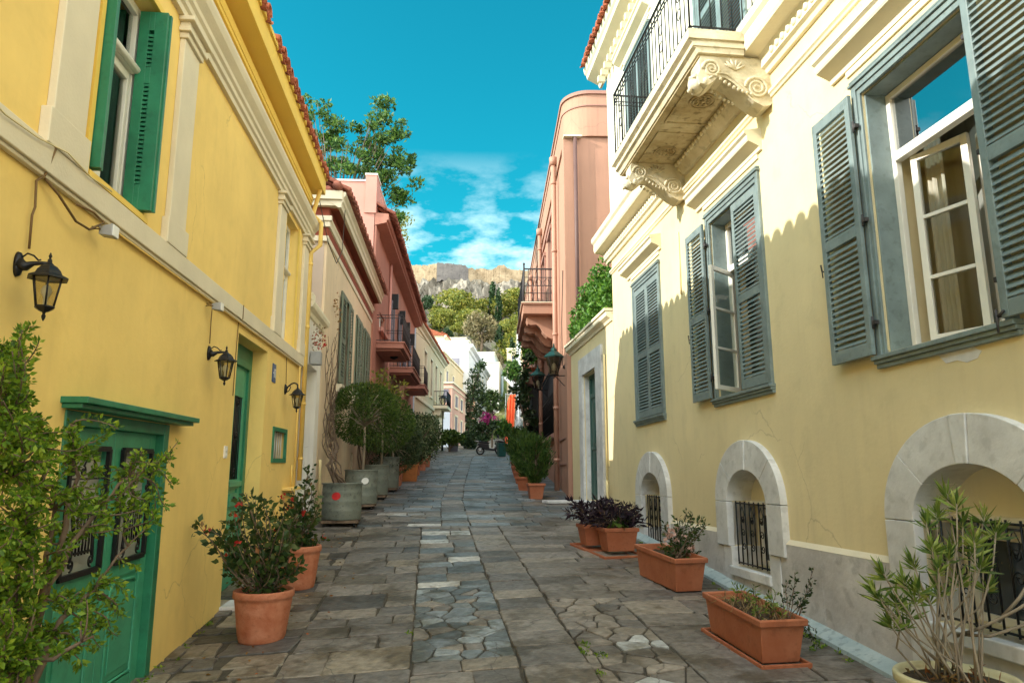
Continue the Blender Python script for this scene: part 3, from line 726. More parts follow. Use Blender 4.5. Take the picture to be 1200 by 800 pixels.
# ================================================================ the yellow house on the left
Y=House('yellow_house',LFm,6.0,.0,'warm yellow house filling the left side, white mouldings, green doors and tiled eave')
holes=[(4.55,5.42,3.44,5.13),(10.45,11.32,3.42,5.33),(4.64,6.37,-.3,1.93),(8.3,9.74,.10,3.09),(10.33,11.21,1.66,2.10),(-.6,.3,3.44,5.13)]
house_shell(Y,-9,12.2,-.9,6.72,7.0,'yellow',holes,.5)
def fn(b):   # string course, upper cornice, frieze line
    b.box(.0,.055,-9,12.26,3.22,3.385); b.box(.0,.035,-9,12.24,3.195,3.22)
Y.part('string_course','cream_trim',fn,bevel=.006)
def fn(b):
    pr=[(0,5.40),(.045,5.40),(.045,5.46),(.07,5.475),(.07,5.53),(.095,5.55),(.095,5.60),(.15,5.66),(.17,5.72),(.17,5.76),(0,5.80)]
    b.extr(pr,'y',-9,12.28)
Y.part('cornice','cream_trim',fn)
def fn(b):
    b.box(0,.03,-9,12.22,6.10,6.15)
    b.extr([(0,6.15),(.04,6.15),(.05,6.24),(.03,6.25),(0,6.25)],'y',-9,12.22)
    b.box(-.3,.235,-9,12.32,6.335,6.60); b.box(.0,.262,-9,12.33,6.60,6.66)
Y.part('eaves','yellow_trim',fn,bevel=.004)
for (a,c) in ((-1.4,-1.0),(.7,1.1),(4.06,4.43),(5.88,6.25),(9.83,10.20),(11.72,12.12)):
    def fn(b):
        b.box(0,.048,a,c,3.60,5.22); b.box(0,.062,a-.05,c+.05,3.385,3.60)
        b.box(0,.075,a-.02,c+.02,5.22,5.27); b.box(0,.10,a-.05,c+.05,5.27,5.31); b.box(0,.085,a-.03,c+.03,5.31,5.36); b.box(0,.13,a-.07,c+.07,5.36,5.40)
    Y.part('pilaster','cream_trim',fn,bevel=.006)
for E0,E1 in ((-9,7.8),(8.02,12.36)): Y.part('roof_tiles','tile',lambda b:tile_eave(b,E0,E1,.30,6.60,slope=.27,rows=4,pitch=.245,r=.098))
def fn(b):   # roof slopes behind the tiles
    b.hexa([(.2,-9,6.66),(-3.6,-9,7.6),(-3.6,12.2,7.6),(.2,12.2,6.66),(.2,-9,6.62),(-3.6,-9,7.5),(-3.6,12.2,7.5),(.2,12.2,6.62)])
    b.hexa([(-7.6,-9,6.6),(-3.6,-9,7.6),(-3.6,12.2,7.6),(-7.6,12.2,6.6),(-7.6,-9,6.5),(-3.6,-9,7.5),(-3.6,12.2,7.5),(-7.6,12.2,6.5)])
    b.extr([(.1,6.6),(-3.6,7.5),(-7.4,6.5)],'y',11.95,12.18)
Y.part('roof','tile',fn)
# upper window with folded green shutters
def yellow_window(u0,u1,w0,w1,shut=True):
    f=Y.mb(); v=-.125
    f.box(v-.07,v,u0,u0+.07,w0,w1); f.box(v-.07,v,u1-.07,u1,w0,w1); f.box(v-.07,v,u0+.07,u1-.07,w1-.07,w1); f.box(v-.07,v,u0+.07,u1-.07,w0,w0+.06)
    f.box(v-.06,v+.02,u0+.07,u1-.07,w0+1.12,w0+1.19); f.tube([(v+.03,u0+.07,w0+1.155),(v+.03,u1-.07,w0+1.155)],.032,8)
    cu=(u0+u1)/2; f.box(v-.055,v-.005,cu-.05,cu+.05,w0+.06,w0+1.12)
    for q in (u0+.07,u1-.12): f.box(v-.055,v-.008,q,q+.05,w0+.06,w0+1.12)
    f.box(v-.052,v-.01,u0+.12,u1-.12,w0+.06,w0+.13); f.box(v-.052,v-.01,u0+.12,u1-.12,w0+1.05,w0+1.118)
    F=f.build('window','white_paint',Y.root,.006)
    Y.part('pane','glass',lambda b:b.box(v-.04,v-.034,u0+.08,u1-.08,w0+.1,w1-.08),F)
    Y.part('curtain','curtain',lambda b:b.box(v-.17,v-.16,u0+.0,u1,w0,w1),F)
    if not shut: return
    for ue,sg in ((u0+.012,1),(u1-.012,-1)):
        for k in range(2):
            ua=ue+sg*k*.036; uc=ua+sg*.030; a,c=min(ua,uc),max(ua,uc)
            g=Y.mb(); va,vb=-.105,(.115 if sg<0 else .088)-(k*.012)
            z0,z1=w0+.03,w1-.03
            ops=[(z0+.20,z0+1.02),(z0+1.16,z1-.16)]
            g.box(va,va+.075,a,c,z0,z1); g.box(vb-.095,vb,a,c,z0,z1)
            zz=[z0]+[x for o_ in ops for x in o_]+[z1]
            for i in range(0,len(zz),2): g.box(va+.075,vb-.095,a,c,zz[i],zz[i+1])
            for o_ in ops:
                z=o_[0]+.005
                while z<o_[1]-.02:
                    g.hexa([(va+.07,a+.004,z),(vb-.09,a+.004,z),(vb-.09,c-.004,z+.012),(va+.07,c-.004,z+.012),(va+.07,a+.004,z+.022),(vb-.09,a+.004,z+.022),(vb-.09,c-.004,z+.034),(va+.07,c-.004,z+.034)]); z+=.036
            g.build('shutter_leaf','green',F,.002)
    Y.part('sill','yellow_trim',lambda b:b.box(-.3,.05,u0-.03,u1+.03,w0-.045,w0-.002),F)
yellow_window(4.55,5.42,3.44,5.13); yellow_window(10.45,11.32,3.42,5.33,False); yellow_window(-.6,.3,3.44,5.13)
Y.part('window_surround','yellow_trim',lambda b:(b.box(-.012,.028,4.50,4.55,3.40,5.17),b.box(-.012,.028,5.42,5.47,3.40,5.17),b.box(-.012,.03,4.50,5.47,5.13,5.18)))
Y.part('window_surround','yellow_trim',lambda b:b.box(-.012,.028,11.32,11.37,3.40,5.36))
# near double door
def panel(b,v,u0,u1,w0,w1,d=.018,m1=.05):
    b.extr([(v,u0),(v,u0)],'z',0,0) if False else None
    b.box(v-.002,v+d*.5,u0,u1,w0,w1); b.box(v,v+d,u0+m1,u1-m1,w0+m1,w1-m1)
def near_door():
    D=Y.mb(); u0,u1=4.64,6.37
    D.box(-.12,.012,u0,u0+.09,-.16,1.93); D.box(-.12,.012,u1-.10,u1,-.16,1.93); D.box(-.12,.008,u0+.09,u1-.10,1.84,1.93)
    F=D.build('door','green',Y.root,.006)
    Y.part('canopy','green',lambda b:(b.box(0,.12,u0-.05,u1+.26,1.935,1.965),b.box(-.01,.16,u0-.07,u1+.29,1.965,2.005)),F,.005)
    Y.part('threshold','marble',lambda b:b.box(-.2,.10,u0,u1+.02,-.34,-.15),F,.01)
    mid=(u0+u1)/2
    for a,c in ((u0+.09,mid-.004),(mid+.004,u1-.10)):
        w0=-.14; w1=1.84; v0,v1=-.10,-.055
        g=Y.mb(); g.box(v0,v1,a,a+.12,w0,w1); g.box(v0,v1,c-.12,c,w0,w1); g.box(v0+.001,v1-.001,a+.12,c-.12,w0,w0+.16); g.box(v0+.001,v1-.001,a+.12,c-.12,.78,.90); g.box(v0+.001,v1-.001,a+.12,c-.12,1.70,w1)
        g.box(v0+.005,v1-.02,a+.12,c-.12,w0+.16,.78)
        lf=g.build('door_leaf','green_light',F,.005)
        def fp(b):
            b.box(v1-.02,v1-.006,a+.16,c-.16,w0+.20,.70); b.box(v1-.008,v1+.004,a+.20,c-.20,w0+.25,.64)
            b.tube([(v1-.006,a+.145,w0+.185),(v1-.006,a+.145,.70),(v1-.006,a+.20,.735),(v1-.006,(a+c)/2,.745),(v1-.006,c-.20,.735),(v1-.006,c-.145,.70),(v1-.006,c-.145,w0+.185),(v1-.006,a+.145,w0+.185)],.013,6)
        Y.part('raised_panel','green_light',fp,lf,.006)
        Y.part('pane','doorglass',lambda b:b.box(v0+.005,v0+.012,a+.12,c-.12,.90,1.70),lf)
        def fg(b):
            x=-.035; aa,cc=a+.115,c-.115; z0,z1=.895,1.705
            for q in (aa,cc): b.box(x-.015,x+.012,q-.018,q+.018,z0,z1)
            for q in (z0,z1): b.box(x-.015,x+.012,aa,cc,q-.018,q+.018)
            zt=z1-.20; b.box(x-.005,x+.005,aa,cc,zt-.006,zt+.006); cu=(aa+cc)/2; h=(cc-aa)/2
            for sg in (-1,1):
                scroll(b,(cu+sg*h*.33,zt+.05),.036,1.4,.006,dirn=sg,a0=math.pi/2,x=x)
                b.tube([(x,cu+sg*h*.02,z1-.02),(x,cu+sg*h*.30,zt+.085)],.006,5)
                scroll(b,(cu+sg*h*.78,zt+.05),.036,1.4,.006,dirn=-sg,a0=math.pi/2,x=x)
                # lyre curves
                pts=[];
                for t in range(13):
                    q=t/12; pts.append((x,cu+sg*h*(.92-.55*math.sin(q*math.pi*.5)**.8*(1-.15*q)+.28*max(0,q-.6)),zt-.10-q*.42))
                b.tube(pts,.011,6)
                scroll(b,(cu+sg*h*.52,z0+.07),.04,1.3,.007,dirn=-sg,a0=-math.pi/2,x=x)
                scroll(b,(cu+sg*h*.80,zt-.09),.03,1.2,.006,dirn=sg,a0=0,x=x)
            for k in range(5):
                uu=cu+(k-2)*h*.16; b.tube([(x,uu,z0+.12),(x,uu,zt-.20)],.0065,5); b.lathe([(.001,-.014),(.013,0),(.001,.014)],(x,uu,zt-.19),8)
            b.box(x-.006,x+.006,cu-h*.42,cu+h*.42,zt-.24,zt-.225); b.box(x-.006,x+.006,cu-h*.42,cu+h*.42,z0+.13,z0+.145)
            # central vertical drop
        Y.part('iron_grille','iron',fg,lf)
near_door()
# tall recessed entrance door
def tall_door():
    u0,u1=8.3,9.74; v=-.24
    D=Y.mb(); D.box(v-.02,v+.05,u0,u0+.10,.10,3.09); D.box(v-.02,v+.05,u1-.12,u1,.10,3.09); D.box(v-.02,v+.05,u0+.10,u1-.12,2.90,3.09); D.box(v-.02,v+.07,u0+.10,u1-.12,2.82,2.90)
    F=D.build('entrance_door','green',Y.root,.006)
    m=(u0+u1)/2
    for a,c in ((u0+.10,m-.003),(m+.003,u1-.12)):
        g=Y.mb(); g.box(v-.03,v+.02,a,a+.11,.12,2.82); g.box(v-.03,v+.02,c-.11,c,.12,2.82); g.box(v-.029,v+.019,a+.11,c-.11,.12,.30); g.box(v-.029,v+.019,a+.11,c-.11,.92,1.04); g.box(v-.029,v+.019,a+.11,c-.11,1.30,1.42); g.box(v-.029,v+.019,a+.11,c-.11,2.45,2.82)
        g.box(v-.02,v+.0,a+.11,c-.11,.30,.92); g.box(v-.02,v+.0,a+.11,c-.11,1.04,1.30)
        lf=g.build('door_leaf','green_light',F,.005)
        Y.part('raised_panel','green_light',lambda b:(b.box(v,v+.025,a+.15,c-.15,.36,.86),b.box(v,v+.03,a+.14,c-.14,1.09,1.25),b.box(v+.019,v+.05,a+.02,c-.02,1.33,1.40)),lf,.008)
        Y.part('pane','glass_far',lambda b:b.box(v-.02,v-.015,a+.11,c-.11,1.42,2.45),lf)
        def fg(b):
            for k in range(6): uu=a+.13+(c-a-.26)*k/5; b.tube([(v+.005,uu,1.42),(v+.005,uu,2.45)],.007,5)
            for zz in (1.5,1.95,2.36): scroll(b,((a+c)/2,zz),.06,1.5,.007,x=v+.012)
        Y.part('iron_grille','iron',fg,lf)
        Y.part('door_knob','iron',lambda b:b.lathe([(.0,0),(.028,.008),(.03,.03),(.012,.045)],(v+.03,(a+c)/2,1.17),10),lf)
    Y.part('doorstep','marble',lambda b:b.box(-.28,.24,8.26,9.9,-.22,.10),bevel=.012)
tall_door()
# small barred window
def fn(b):
    b.box(-.02,.02,10.30,10.36,1.63,2.13); b.box(-.02,.02,11.18,11.24,1.63,2.13); b.box(-.021,.019,10.36,11.18,2.07,2.13); b.box(-.021,.019,10.36,11.18,1.63,1.69)
F=Y.part('small_window','green',fn,bevel=.003)
Y.part('window_bar','white_paint',lambda b:[b.tube([(-.05,10.42+k*.14,1.69),(-.05,10.42+k*.14,2.07)],.01,6) for k in range(6)],F)
Y.part('pane','glass_far',lambda b:b.box(-.14,-.13,10.34,11.2,1.66,2.1),F)
Y.part('doorbell_plate','white_paint',lambda b:(b.box(0,.018,8.02,8.11,1.67,1.80),b.box(.018,.026,8.045,8.085,1.69,1.72),b.box(.018,.026,8.045,8.085,1.745,1.775)))
Y.part('meter_hatch','yellow',lambda b:(b.box(0,.02,10.8,11.5,.55,1.15),b.box(0,.16,11.15,11.95,1.22,1.26),b.box(.02,.03,10.86,11.44,.61,1.09)),bevel=.004)
def fn(b):
    b.tube([(.20,12.05,6.45),(.17,12.1,6.3),(.07,12.13,5.9),(.22,12.13,5.75),(.22,12.13,5.35),(.07,12.13,5.2),(.07,12.13,1.35)],.038,10)
    for zz in (5.0,3.9,2.6,1.7): b.lathe([(.046,-.02),(.046,.02)],(.07,12.13,zz),10)
Y.part('downpipe','pipe_y',fn)
def fn(b):
    b.tube([(.05,11.78,3.18),(.05,11.78,1.26),(.05,11.86,1.24)],.014,6); b.tube([(.05,11.55,1.6),(.05,11.55,1.26)],.014,6)
Y.part('gas_pipe','pipe_y',fn)

# wall lanterns
def lantern(fr,u,w,label,curved=False,sc=1.0,group='black lanterns along the yellow wall',m='iron'):
    o=on_wall(fr,'wall_lantern',0,u,w,label,'wall lamp',group)
    b=MB(); b.lathe([(.0,-.0),(.055,.002),(.05,.022),(.02,.04),(0,.042)],n=16); 
    for i,(x,y,z) in enumerate(b.v): b.v[i]=(z,y*.75,x*1.55)
    b.build('backplate',m,o)
    b=MB()
    if not curved:
        b.tube([(.02,0,.0),(.06,0,-.012),(.10,0,.008),(.15,0,.012),(.20,0,.010)],[.045,.03,.016,.013,.012],10)
        b.tube([(.03,0,.05),(.06,0,.075),(.10,0,.06),(.13,0,.03),(.145,0,.035)],.006,6)
    else:
        b.tube([(.02,0,-.02),(.05,0,.04),(.10,0,.085),(.14,0,.10),(.18,0,.09),(.197,0,.06),(.20,0,.03)],.012,8)
        b.tube([(.03,0,-.05),(.07,0,-.02),(.09,0,.03),(.07,0,.07)],.007,6); scroll(b,(0,0),.001,1,.001)
    b.build('arm',m,o)
    b=MB(); cx=.20
    prof=[(.002,.085),(.012,.06),(.006,.045),(.014,.035),(.016,.015),(.03,.0),(.05,-.012),(.075,-.04),(.085,-.062),(.088,-.066),(.125,-.085),(.128,-.093),(.09,-.088)]
    b.lathe(prof,(cx,0,0),6,sm=False); b.build('lantern_cap',m,o)
    b=MB()
    for k in range(6):
        a=math.pi*2*k/6; b.tube([(cx+.088*math.cos(a),.088*math.sin(a),-.088),(cx+.055*math.cos(a),.055*math.sin(a),-.275)],.006,5)
    b.lathe([(.092,-.092),(.092,-.084),(.080,-.084)],(cx,0,0),6,sm=False,cap=False)
    b.lathe([(.060,-.272),(.064,-.280),(.05,-.292),(.03,-.305),(.012,-.312),(.008,-.325),(.014,-.335),(.012,-.35),(.002,-.37)],(cx,0,0),6,sm=False)
    b.build('lantern_frame',m,o)
    b=MB(); b.lathe([(.085,-.09),(.053,-.274)],(cx,0,0),6,sm=False,cap=False); b.build('lantern_glass','frost',o)
    b=MB(); b.lathe([(.002,-.13),(.02,-.14),(.032,-.165),(.03,-.19),(.014,-.215),(.012,-.25),(.012,-.272)],(cx,0,0),12); b.build('bulb','bulb',o)
    o.scale=(sc,)*3
    return o
lantern(LFm,3.97,2.655,'large black lantern nearest the viewer on the yellow wall above the leafy shrub',sc=.83)
lantern(LFm,7.26,2.69,'black lantern on the yellow wall just left of the tall recessed green door',sc=.88)
lantern(LFm,10.95,2.72,'small black curved-arm lantern at the end of the yellow wall by the blue plaque',True,sc=.95)
# floodlights and their brackets
def flood(u,w,label,yaw):
    o=on_wall(LFm,'floodlight',0,u,w,label,'floodlight','grey floodlights under the white band')
    b=MB(); b.hexa([(.10,-.06,-.055),(.24,-.075,-.075),(.24,.075,-.075),(.10,.06,-.055),(.10,-.06,.035),(.24,-.075,.06),(.24,.075,.06),(.10,.06,.035)]); b.build('housing','greyplastic',o,.01)
    b=MB(); b.box(.24,.25,-.07,.07,-.068,.053); b.build('lens','white',o,.004)
    b=MB(); b.tube([(0,-.02,.0),(.06,-.06,-.0),(.13,-.09,-.01)],.009,6); b.tube([(0,0,.04),(.05,.03,.05),(.12,0,.04)],.006,6); b.build('bracket','cable_br',o); o.scale=(.62,)*3
flood(4.72,3.10,'grey floodlight with tangled cables at the upper left under the white band',0)
flood(7.10,3.13,'small grey floodlight above the middle lantern on the yellow wall',0)
def wire(name,fr,pts,r,m,label,cat='cable',n=5):
    o=on_wall(fr,name,0,pts[0][1],pts[0][2],label,cat); 
    b=MB(); s=1
    P=[(p[0],(p[1]-pts[0][1]),(p[2]-pts[0][2])) for p in pts]
    if fr.s<0: P=[(p[0],-p[1],p[2]) for p in P]
    b.tube(P,r,n); b.build('wire',m,o); return o
wire('cable',LFm,[(.02,4.03,2.76),(.02,4.02,2.95),(.025,4.03,3.0),(.02,4.02,3.15),(.04,4.06,3.2),(.06,4.1,3.38),(.02,4.12,3.44)],.007,'cable_br','brown cable running up the yellow wall from the nearest lantern')
wire('cable',LFm,[(.03,4.08,3.19),(.05,4.2,3.14),(.06,4.4,3.05),(.07,4.55,3.05),(.09,4.68,3.14),(.06,4.6,3.18),(.05,4.4,3.16)],.008,'cable_br','tangled brown cable drooping under the white band beside the upper floodlight')
wire('cable',LFm,[(.06,3.2,3.40),(.07,3.6,3.33),(.07,3.9,3.35),(.075,4.2,3.40),(.07,4.5,3.375),(.065,4.8,3.40)],.005,'pipe_p','thin pale cable sagging over the white band at the far upper left')
wire('cable',LFm,[(.015,7.24,2.78),(.012,7.24,3.0),(.02,7.22,3.17)],.005,'cable_br','thin cable between the middle lantern and the small floodlight')
wire('cable',LFm,[(.02,8.16,2.35),(.015,8.18,2.8),(.015,8.2,3.2),(.06,8.2,3.23),(.06,8.2,3.39)],.005,'cable_br','thin cable down the left edge of the recessed door opening')
wire('cable',LFm,[(.02,10.93,2.8),(.012,10.9,3.2)],.005,'cable_br','thin cable above the curved-arm lantern')
wire('cable',LFm,[(.03,4.9,3.185),(.03,7.0,3.185),(.03,9,3.185),(.03,12,3.185)],.007,'pipe_y','yellow painted cable tucked under the white band of the yellow house')
# house number plaque: blue enamel, white marks too small to read
o=on_wall(LFm,'number_plaque',0,10.16,2.86,'small blue enamel number plaque between the tall green door and the last lantern','plaque')
b=MB(); b.box(.0,.012,-.10,.10,-.13,.13); b.build('plate','blue',o,.004)
b=MB(); b.box(.012,.014,-.012,.010,-.06,.06); b.box(.012,.014,.03,.07,.045,.062); b.box(.012,.0142,.055,.072,-.06,.045); b.box(.012,.014,-.07,-.035,-.008,.008); b.build('digits','white',o)
M['sheer']=mat('grey_sheer_curtain',(.46,.45,.40),.9,.06,3,stretch=(6,6,.4),translu=.3)
# ================================================================ the pale yellow house on the right
P=House('pale_house',RFm,5.0,-.9,'large pale yellow house with grey-green shutters, carved balcony and three arched basement windows')
W1=(10.62,11.94,1.38,3.66); W2=(7.15,8.50,1.38,3.66); W3=(4.05,5.18,1.38,3.58)
W3=(3.98,5.17,1.36,3.60)
UP=[(u0,u1,5.45,7.95) for (u0,u1,_,_) in (W1,W2,W3)]
AR=[(11.25,.50,.47),(7.80,.50,.47),(4.42,.56,.47)]  # centre u, inner half width, crown w
ah=[(c-h,c+h,-.62,cw) for c,h,cw in AR]
XW=[(0.6,1.8,1.38,3.62),(-2.9,-1.7,1.38,3.62)]
house_shell(P,-6,13.45,-1.5,5.0,7.5,'pale',[W1,W2,W3]+ah+XW,.45)
house_shell(P,-6,13.45,5.0,9.2,7.5,'pale_up',UP,.45,name='upper_wall')
def fn(b):   # ivory panels between windows under the string
    b.extr([(0,4.415),(.02,4.42),(.03,4.44),(.05,4.455),(.05,4.485),(.03,4.50),(0,4.51)],'y',-6,13.47)
P.part('string_moulding','pale_trim',fn)
def fn(b):
    b.extr([(0,4.70),(.04,4.70),(.06,4.74),(.10,4.76),(.10,4.87),(.13,4.90),(.28,4.93),(.30,4.97),(.30,5.10),(.34,5.14),(.35,5.19),(.35,5.22),(.30,5.25),(.0,5.30)],'y',-6,13.72)
P.part('cornice','pale_trim',fn)
def fn(b):
    b.sm=True
    u=E0
    while u<E1:
        if 1:
            b.lathe([(.002,-.045),(.035,-.03),(.045,0),(.038,.03),(.004,.045)],(.095,u,4.825),8,sq=(.8,.9))
        u+=.115
for E0,E1 in ((-2.0,6.45),(9.78,13.6)): P.part('egg_moulding','pale_trim',fn)
def plin(b): # grey plinth, top at -.27
    b.sheet(-6,13.45,-1.7,-.27,.0,.045,[(c-h-.20,c+h+.20,-1.75,-.2) for c,h,cw in AR])
    for c,h,cw in AR: b.box(.0,.043,c-h-.20,c+h+.20,-1.7,-.63)
    for q in (6.35,9.9,2.8): b.box(.045,.047,q-.006,q+.006,-1.5,-.27)
P.part('plinth','plinth',plin,bevel=.008)
for a,c in ((-6,3.66),(5.18,7.1),(8.5,10.55),(11.95,13.4)): P.part('plinth_capping','cream_trim',lambda b:b.extr([(.0,-.27),(.047,-.27),(.0,-.225)],'y',a,c))
def foot(b):
    n=60
    for i in range(n):
        u0=-4+17.3*i/n;u1=-4+17.3*(i+1)/n
        def g(u): p=RFm.pt(.1,u,0); return gz(p.x,p.y)-RFm.O.z-RFm.F.z*u
        hh=.075
        b.hexa([(.04,u0,g(u0)-.2),(.20,u0,g(u0)-.2),(.20,u1,g(u1)-.2),(.04,u1,g(u1)-.2),(.04,u0,g(u0)+hh+.03),(.17,u0,g(u0)+hh-.03),(.17,u1,g(u1)+hh-.03),(.04,u1,g(u1)+hh+.03)])
P.part('footing','bluekerb',foot)
# arched basement windows
def arch_window(c,h,cw,idx):
    w_sp=cw-h*.72; ry=cw-w_sp      # slightly flattened arch
    oh=h+.33; ocw=cw+.335; ory=ocw-w_sp
    def ring(hh,rr,a): return (c+hh*math.cos(a),w_sp+rr*math.sin(a))
    F=None
    K=[0,.30,.46,.54,.70,1.0] if idx!=2 else [0,.22,.47,.53,.74,1.0]
    b=P.mb()
    n=20
    joints=[0,.23,.47,.53,.77,1.0]
    for j in range(5):
        a0=math.pi*joints[j]+.003; a1=math.pi*joints[j+1]-.003; m=8; v1=.075+(.012 if j==2 else 0)
        for i in range(m):
            t0=a0+(a1-a0)*i/m;t1=a0+(a1-a0)*(i+1)/m
            p=[ring(h,ry,t0),ring(oh,ory,t0),ring(oh,ory,t1),ring(h,ry,t1)]
            ids=[[b.P(v,q[0],q[1]) for q in p] for v in (-.30,v1)]
            A,B=ids; b.face(B); b.face((A[0],A[3],B[3],B[0])); b.face((A[1],A[2],B[2],B[1]))
            if i==0: b.face((A[0],A[1],B[1],B[0]))
            if i==m-1: b.face((A[3],A[2],B[2],B[3]))
    for sg in (-1,1):
        a,d=sorted((c+sg*h,c+sg*oh)); b.box(-.30,.075,a,d,-.40,w_sp-.004)
        a,d=sorted((c+sg*(h-.03),c+sg*(h+.19))); b.box(-.30,.055,a,d,-1.3,-.404)
    S=b.build('basement_window','marble',P.root,.006)
    P.part('lunette','pale_up',lambda b:(b.box(-.26,-.24,c-h,c+h,.12,cw),b.box(-.24,-.17,c-h,c+h,.085,.12)),S)
    P.part('sill','marble',lambda b:b.box(-.40,.085,c-h,c+h,-.72,-.62),S,.01)
    def fr(b):
        b.box(-.37,-.33,c-h,c-h+.07,-.62,.10); b.box(-.37,-.33,c+h-.07,c+h,-.62,.10); b.box(-.37,-.33,c-.03,c+.03,-.62,.10); b.box(-.369,-.331,c-h,c+h,-.05,.02); b.box(-.369,-.331,c-h,c+h,-.62,-.56); b.box(-.369,-.331,c-h,c+h,.04,.10)
    W=P.part('window_frame','white_paint',fr,S,.004)
    P.part('pane','glass_far',lambda b:b.box(-.36,-.35,c-h,c+h,-.62,.1),W)
    def gr(b):
        x=-.03; z0,z1=-.60,.09; a,d=c-h+.03,c+h-.03
        b.tube([(x,a,z1),(x,d,z1)],.009,5); b.tube([(x,a,z0+.02),(x,d,z0+.02)],.009,5)
        nb=10 if h>.5 else 9
        for k in range(nb):
            uu=a+(d-a)*k/(nb-1); b.tube([(x,uu,z0),(x,uu,z1+.025)],.0085,5)
        for k in range(0,nb-1,2):
            uu=a+(d-a)*(k+.5)/(nb-1); s_=(d-a)/(nb-1)*.5
            for zz,sg in ((z0+.50,1),(z0+.22,-1),(z0+.36,1)):
                scroll(b,(uu-s_*.1,zz),s_*.8,1.3,.0055,dirn=sg,a0=0,x=x+.008)
            for q in (-1,1): b.tube([(x+.006,uu,z1-.03),(x+.006,uu+q*s_*.8,z1-.12),(x+.006,uu,z1-.21)],.005,4)
    P.part('iron_grille','iron',gr,S)
for i,(c,h,cw) in enumerate(AR): arch_window(c,h,cw,i)
# windows of the ground floor
def right_window(Wd,leaf,near='flat',far='flat',sill=True,hood=True,inside=False,tag_='window'):
    u0,u1,w0,w1=Wd
    b=P.mb()  # outer timber frame
    for (a,c,v) in ((u0-.095,u0-.035,.035),(u0-.035,u0+.0,.02),(u1+.035,u1+.095,.035),(u1,u1+.035,.02)): b.box(-.02,v,a,c,w0-.02,w1+.10)
    b.box(-.02,.021,u0,u1,w1,w1+.05); b.box(-.02,.036,u0-.034,u1+.034,w1+.05,w1+.10); b.box(-.02,.055,u0-.11,u1+.11,w1+.10,w1+.125); b.box(-.02,.045,u0-.10,u1+.10,w1+.135,w1+.155)
    for a,c in ((u0,u0+.018),(u1-.018,u1)): b.box(-.26,-.02,a,c,w0,w1)
    b.box(-.26,-.02,u0+.018,u1-.018,w1-.018,w1)
    F=b.build(tag_,'shutter',P.root,.004)
    if sill: P.part('sill','shutter',lambda b:(b.box(-.25,.075,u0-.12,u1+.12,w0-.055,w0-.02),b.box(-.02,.055,u0-.115,u1+.115,w0-.085,w0-.055),b.box(-.02,.035,u0-.11,u1+.11,w0-.12,w0-.085)),F,.005)
    if hood:
        P.part('hood','pale_trim',lambda b:(b.extr([(0,w1+.30),(.03,w1+.30),(.035,w1+.34),(.07,w1+.36),(.16,w1+.40),(.17,w1+.42),(.17,w1+.47),(.20,w1+.49),(.20,w1+.52),(.0,w1+.56)],'y',u0-.20,u1+.38),b.box(0,.02,u0-.10,u1+.16,w1+.24,w1+.30)),F)
    def leafpair(side,state):
        if state=='closed':
            a,c=(u0+.005,(u0+u1)/2-.003) if side=='near' else ((u0+u1)/2+.003,u1-.005)
            return louvre_leaf(P,a,c,w0+.005,w1-.02,-.02,parent=F)
        if state=='flat':
            if side=='near': return louvre_leaf(P,u0-.10-leaf,u0-.06,w0-.01,w1+.02,.06,parent=F)
            return louvre_leaf(P,u1+.06,u1+.10+leaf,w0-.01,w1+.02,.06,parent=F)
    leafpair('near',near); leafpair('far',far)
    for zz in (w0+.25,w0+1.12,w1-.28):
        if far=='flat': P.part('hinge','iron_soft',lambda b:(b.box(.036,.075,u1+.015,u1+.065,zz-.016,zz+.016),b.tube([(.07,u1+.05,zz-.05),(.07,u1+.05,zz+.05)],.010,6)),F)
        if near=='flat': P.part('hinge','iron_soft',lambda b:b.box(.036,.075,u0-.065,u0-.015,zz-.016,zz+.016),F)
    if far=='flat': P.part('shutter_catch','iron_soft',lambda b:(b.tube([(.03,u1+leaf+.16,w0+.86),(.10,u1+leaf+.12,w0+.86),(.10,u1+leaf+.13,w0+.92)],.008,5),b.tube([(.10,u1+leaf+.12,w0+.86),(.09,u1+leaf+.13,w0+.80)],.006,5)),F)
    if near=='flat': P.part('shutter_catch','iron_soft',lambda b:(b.tube([(.03,u0-.02,w0+.02),(.11,u0-.04,w0+.0),(.11,u0-.10,w0+.03)],.01,5),b.tube([(.11,u0-.04,w0+.05),(.12,u0-.05,w0-.10)],.008,5)),F)
    if far=='closed' : return F
    # white fixed frame, transom light and casements
    v=-.20
    def wf(b):
        a,c=u0+.018,u1-.018; b.box(v-.05,v,a,a+.05,w0,w1-.02); b.box(v-.05,v,c-.05,c,w0,w1-.02); b.box(v-.05,v,a+.05,c-.05,w1-.07,w1-.02); b.box(v-.05,v+.02,a+.05,c-.05,w0-.01,w0+.045)
        b.box(v-.055,v+.015,a+.05,c-.05,w0+1.60,w0+1.68)
    W=P.part('window_frame','white_paint',wf,F,.005)
    P.part('transom_pane','glass_refl',lambda b:b.box(v-.03,v-.024,u0+.06,u1-.06,w0+1.68,w1-.07),W)
    return F
right_window(W1,.58,'closed','closed')
F2=right_window(W2,.56,'closed','flat')
F3=right_window(W3,.54,'flat','flat')
# plaster patches under the big window's sill
P.part('plaster_patch','marble',lambda b:b.extr([(4.62,1.24),(4.3,1.25),(4.22,1.20),(4.26,1.16),(4.36,1.145),(4.44,1.175),(4.55,1.17)],'x',0,.004),F3)
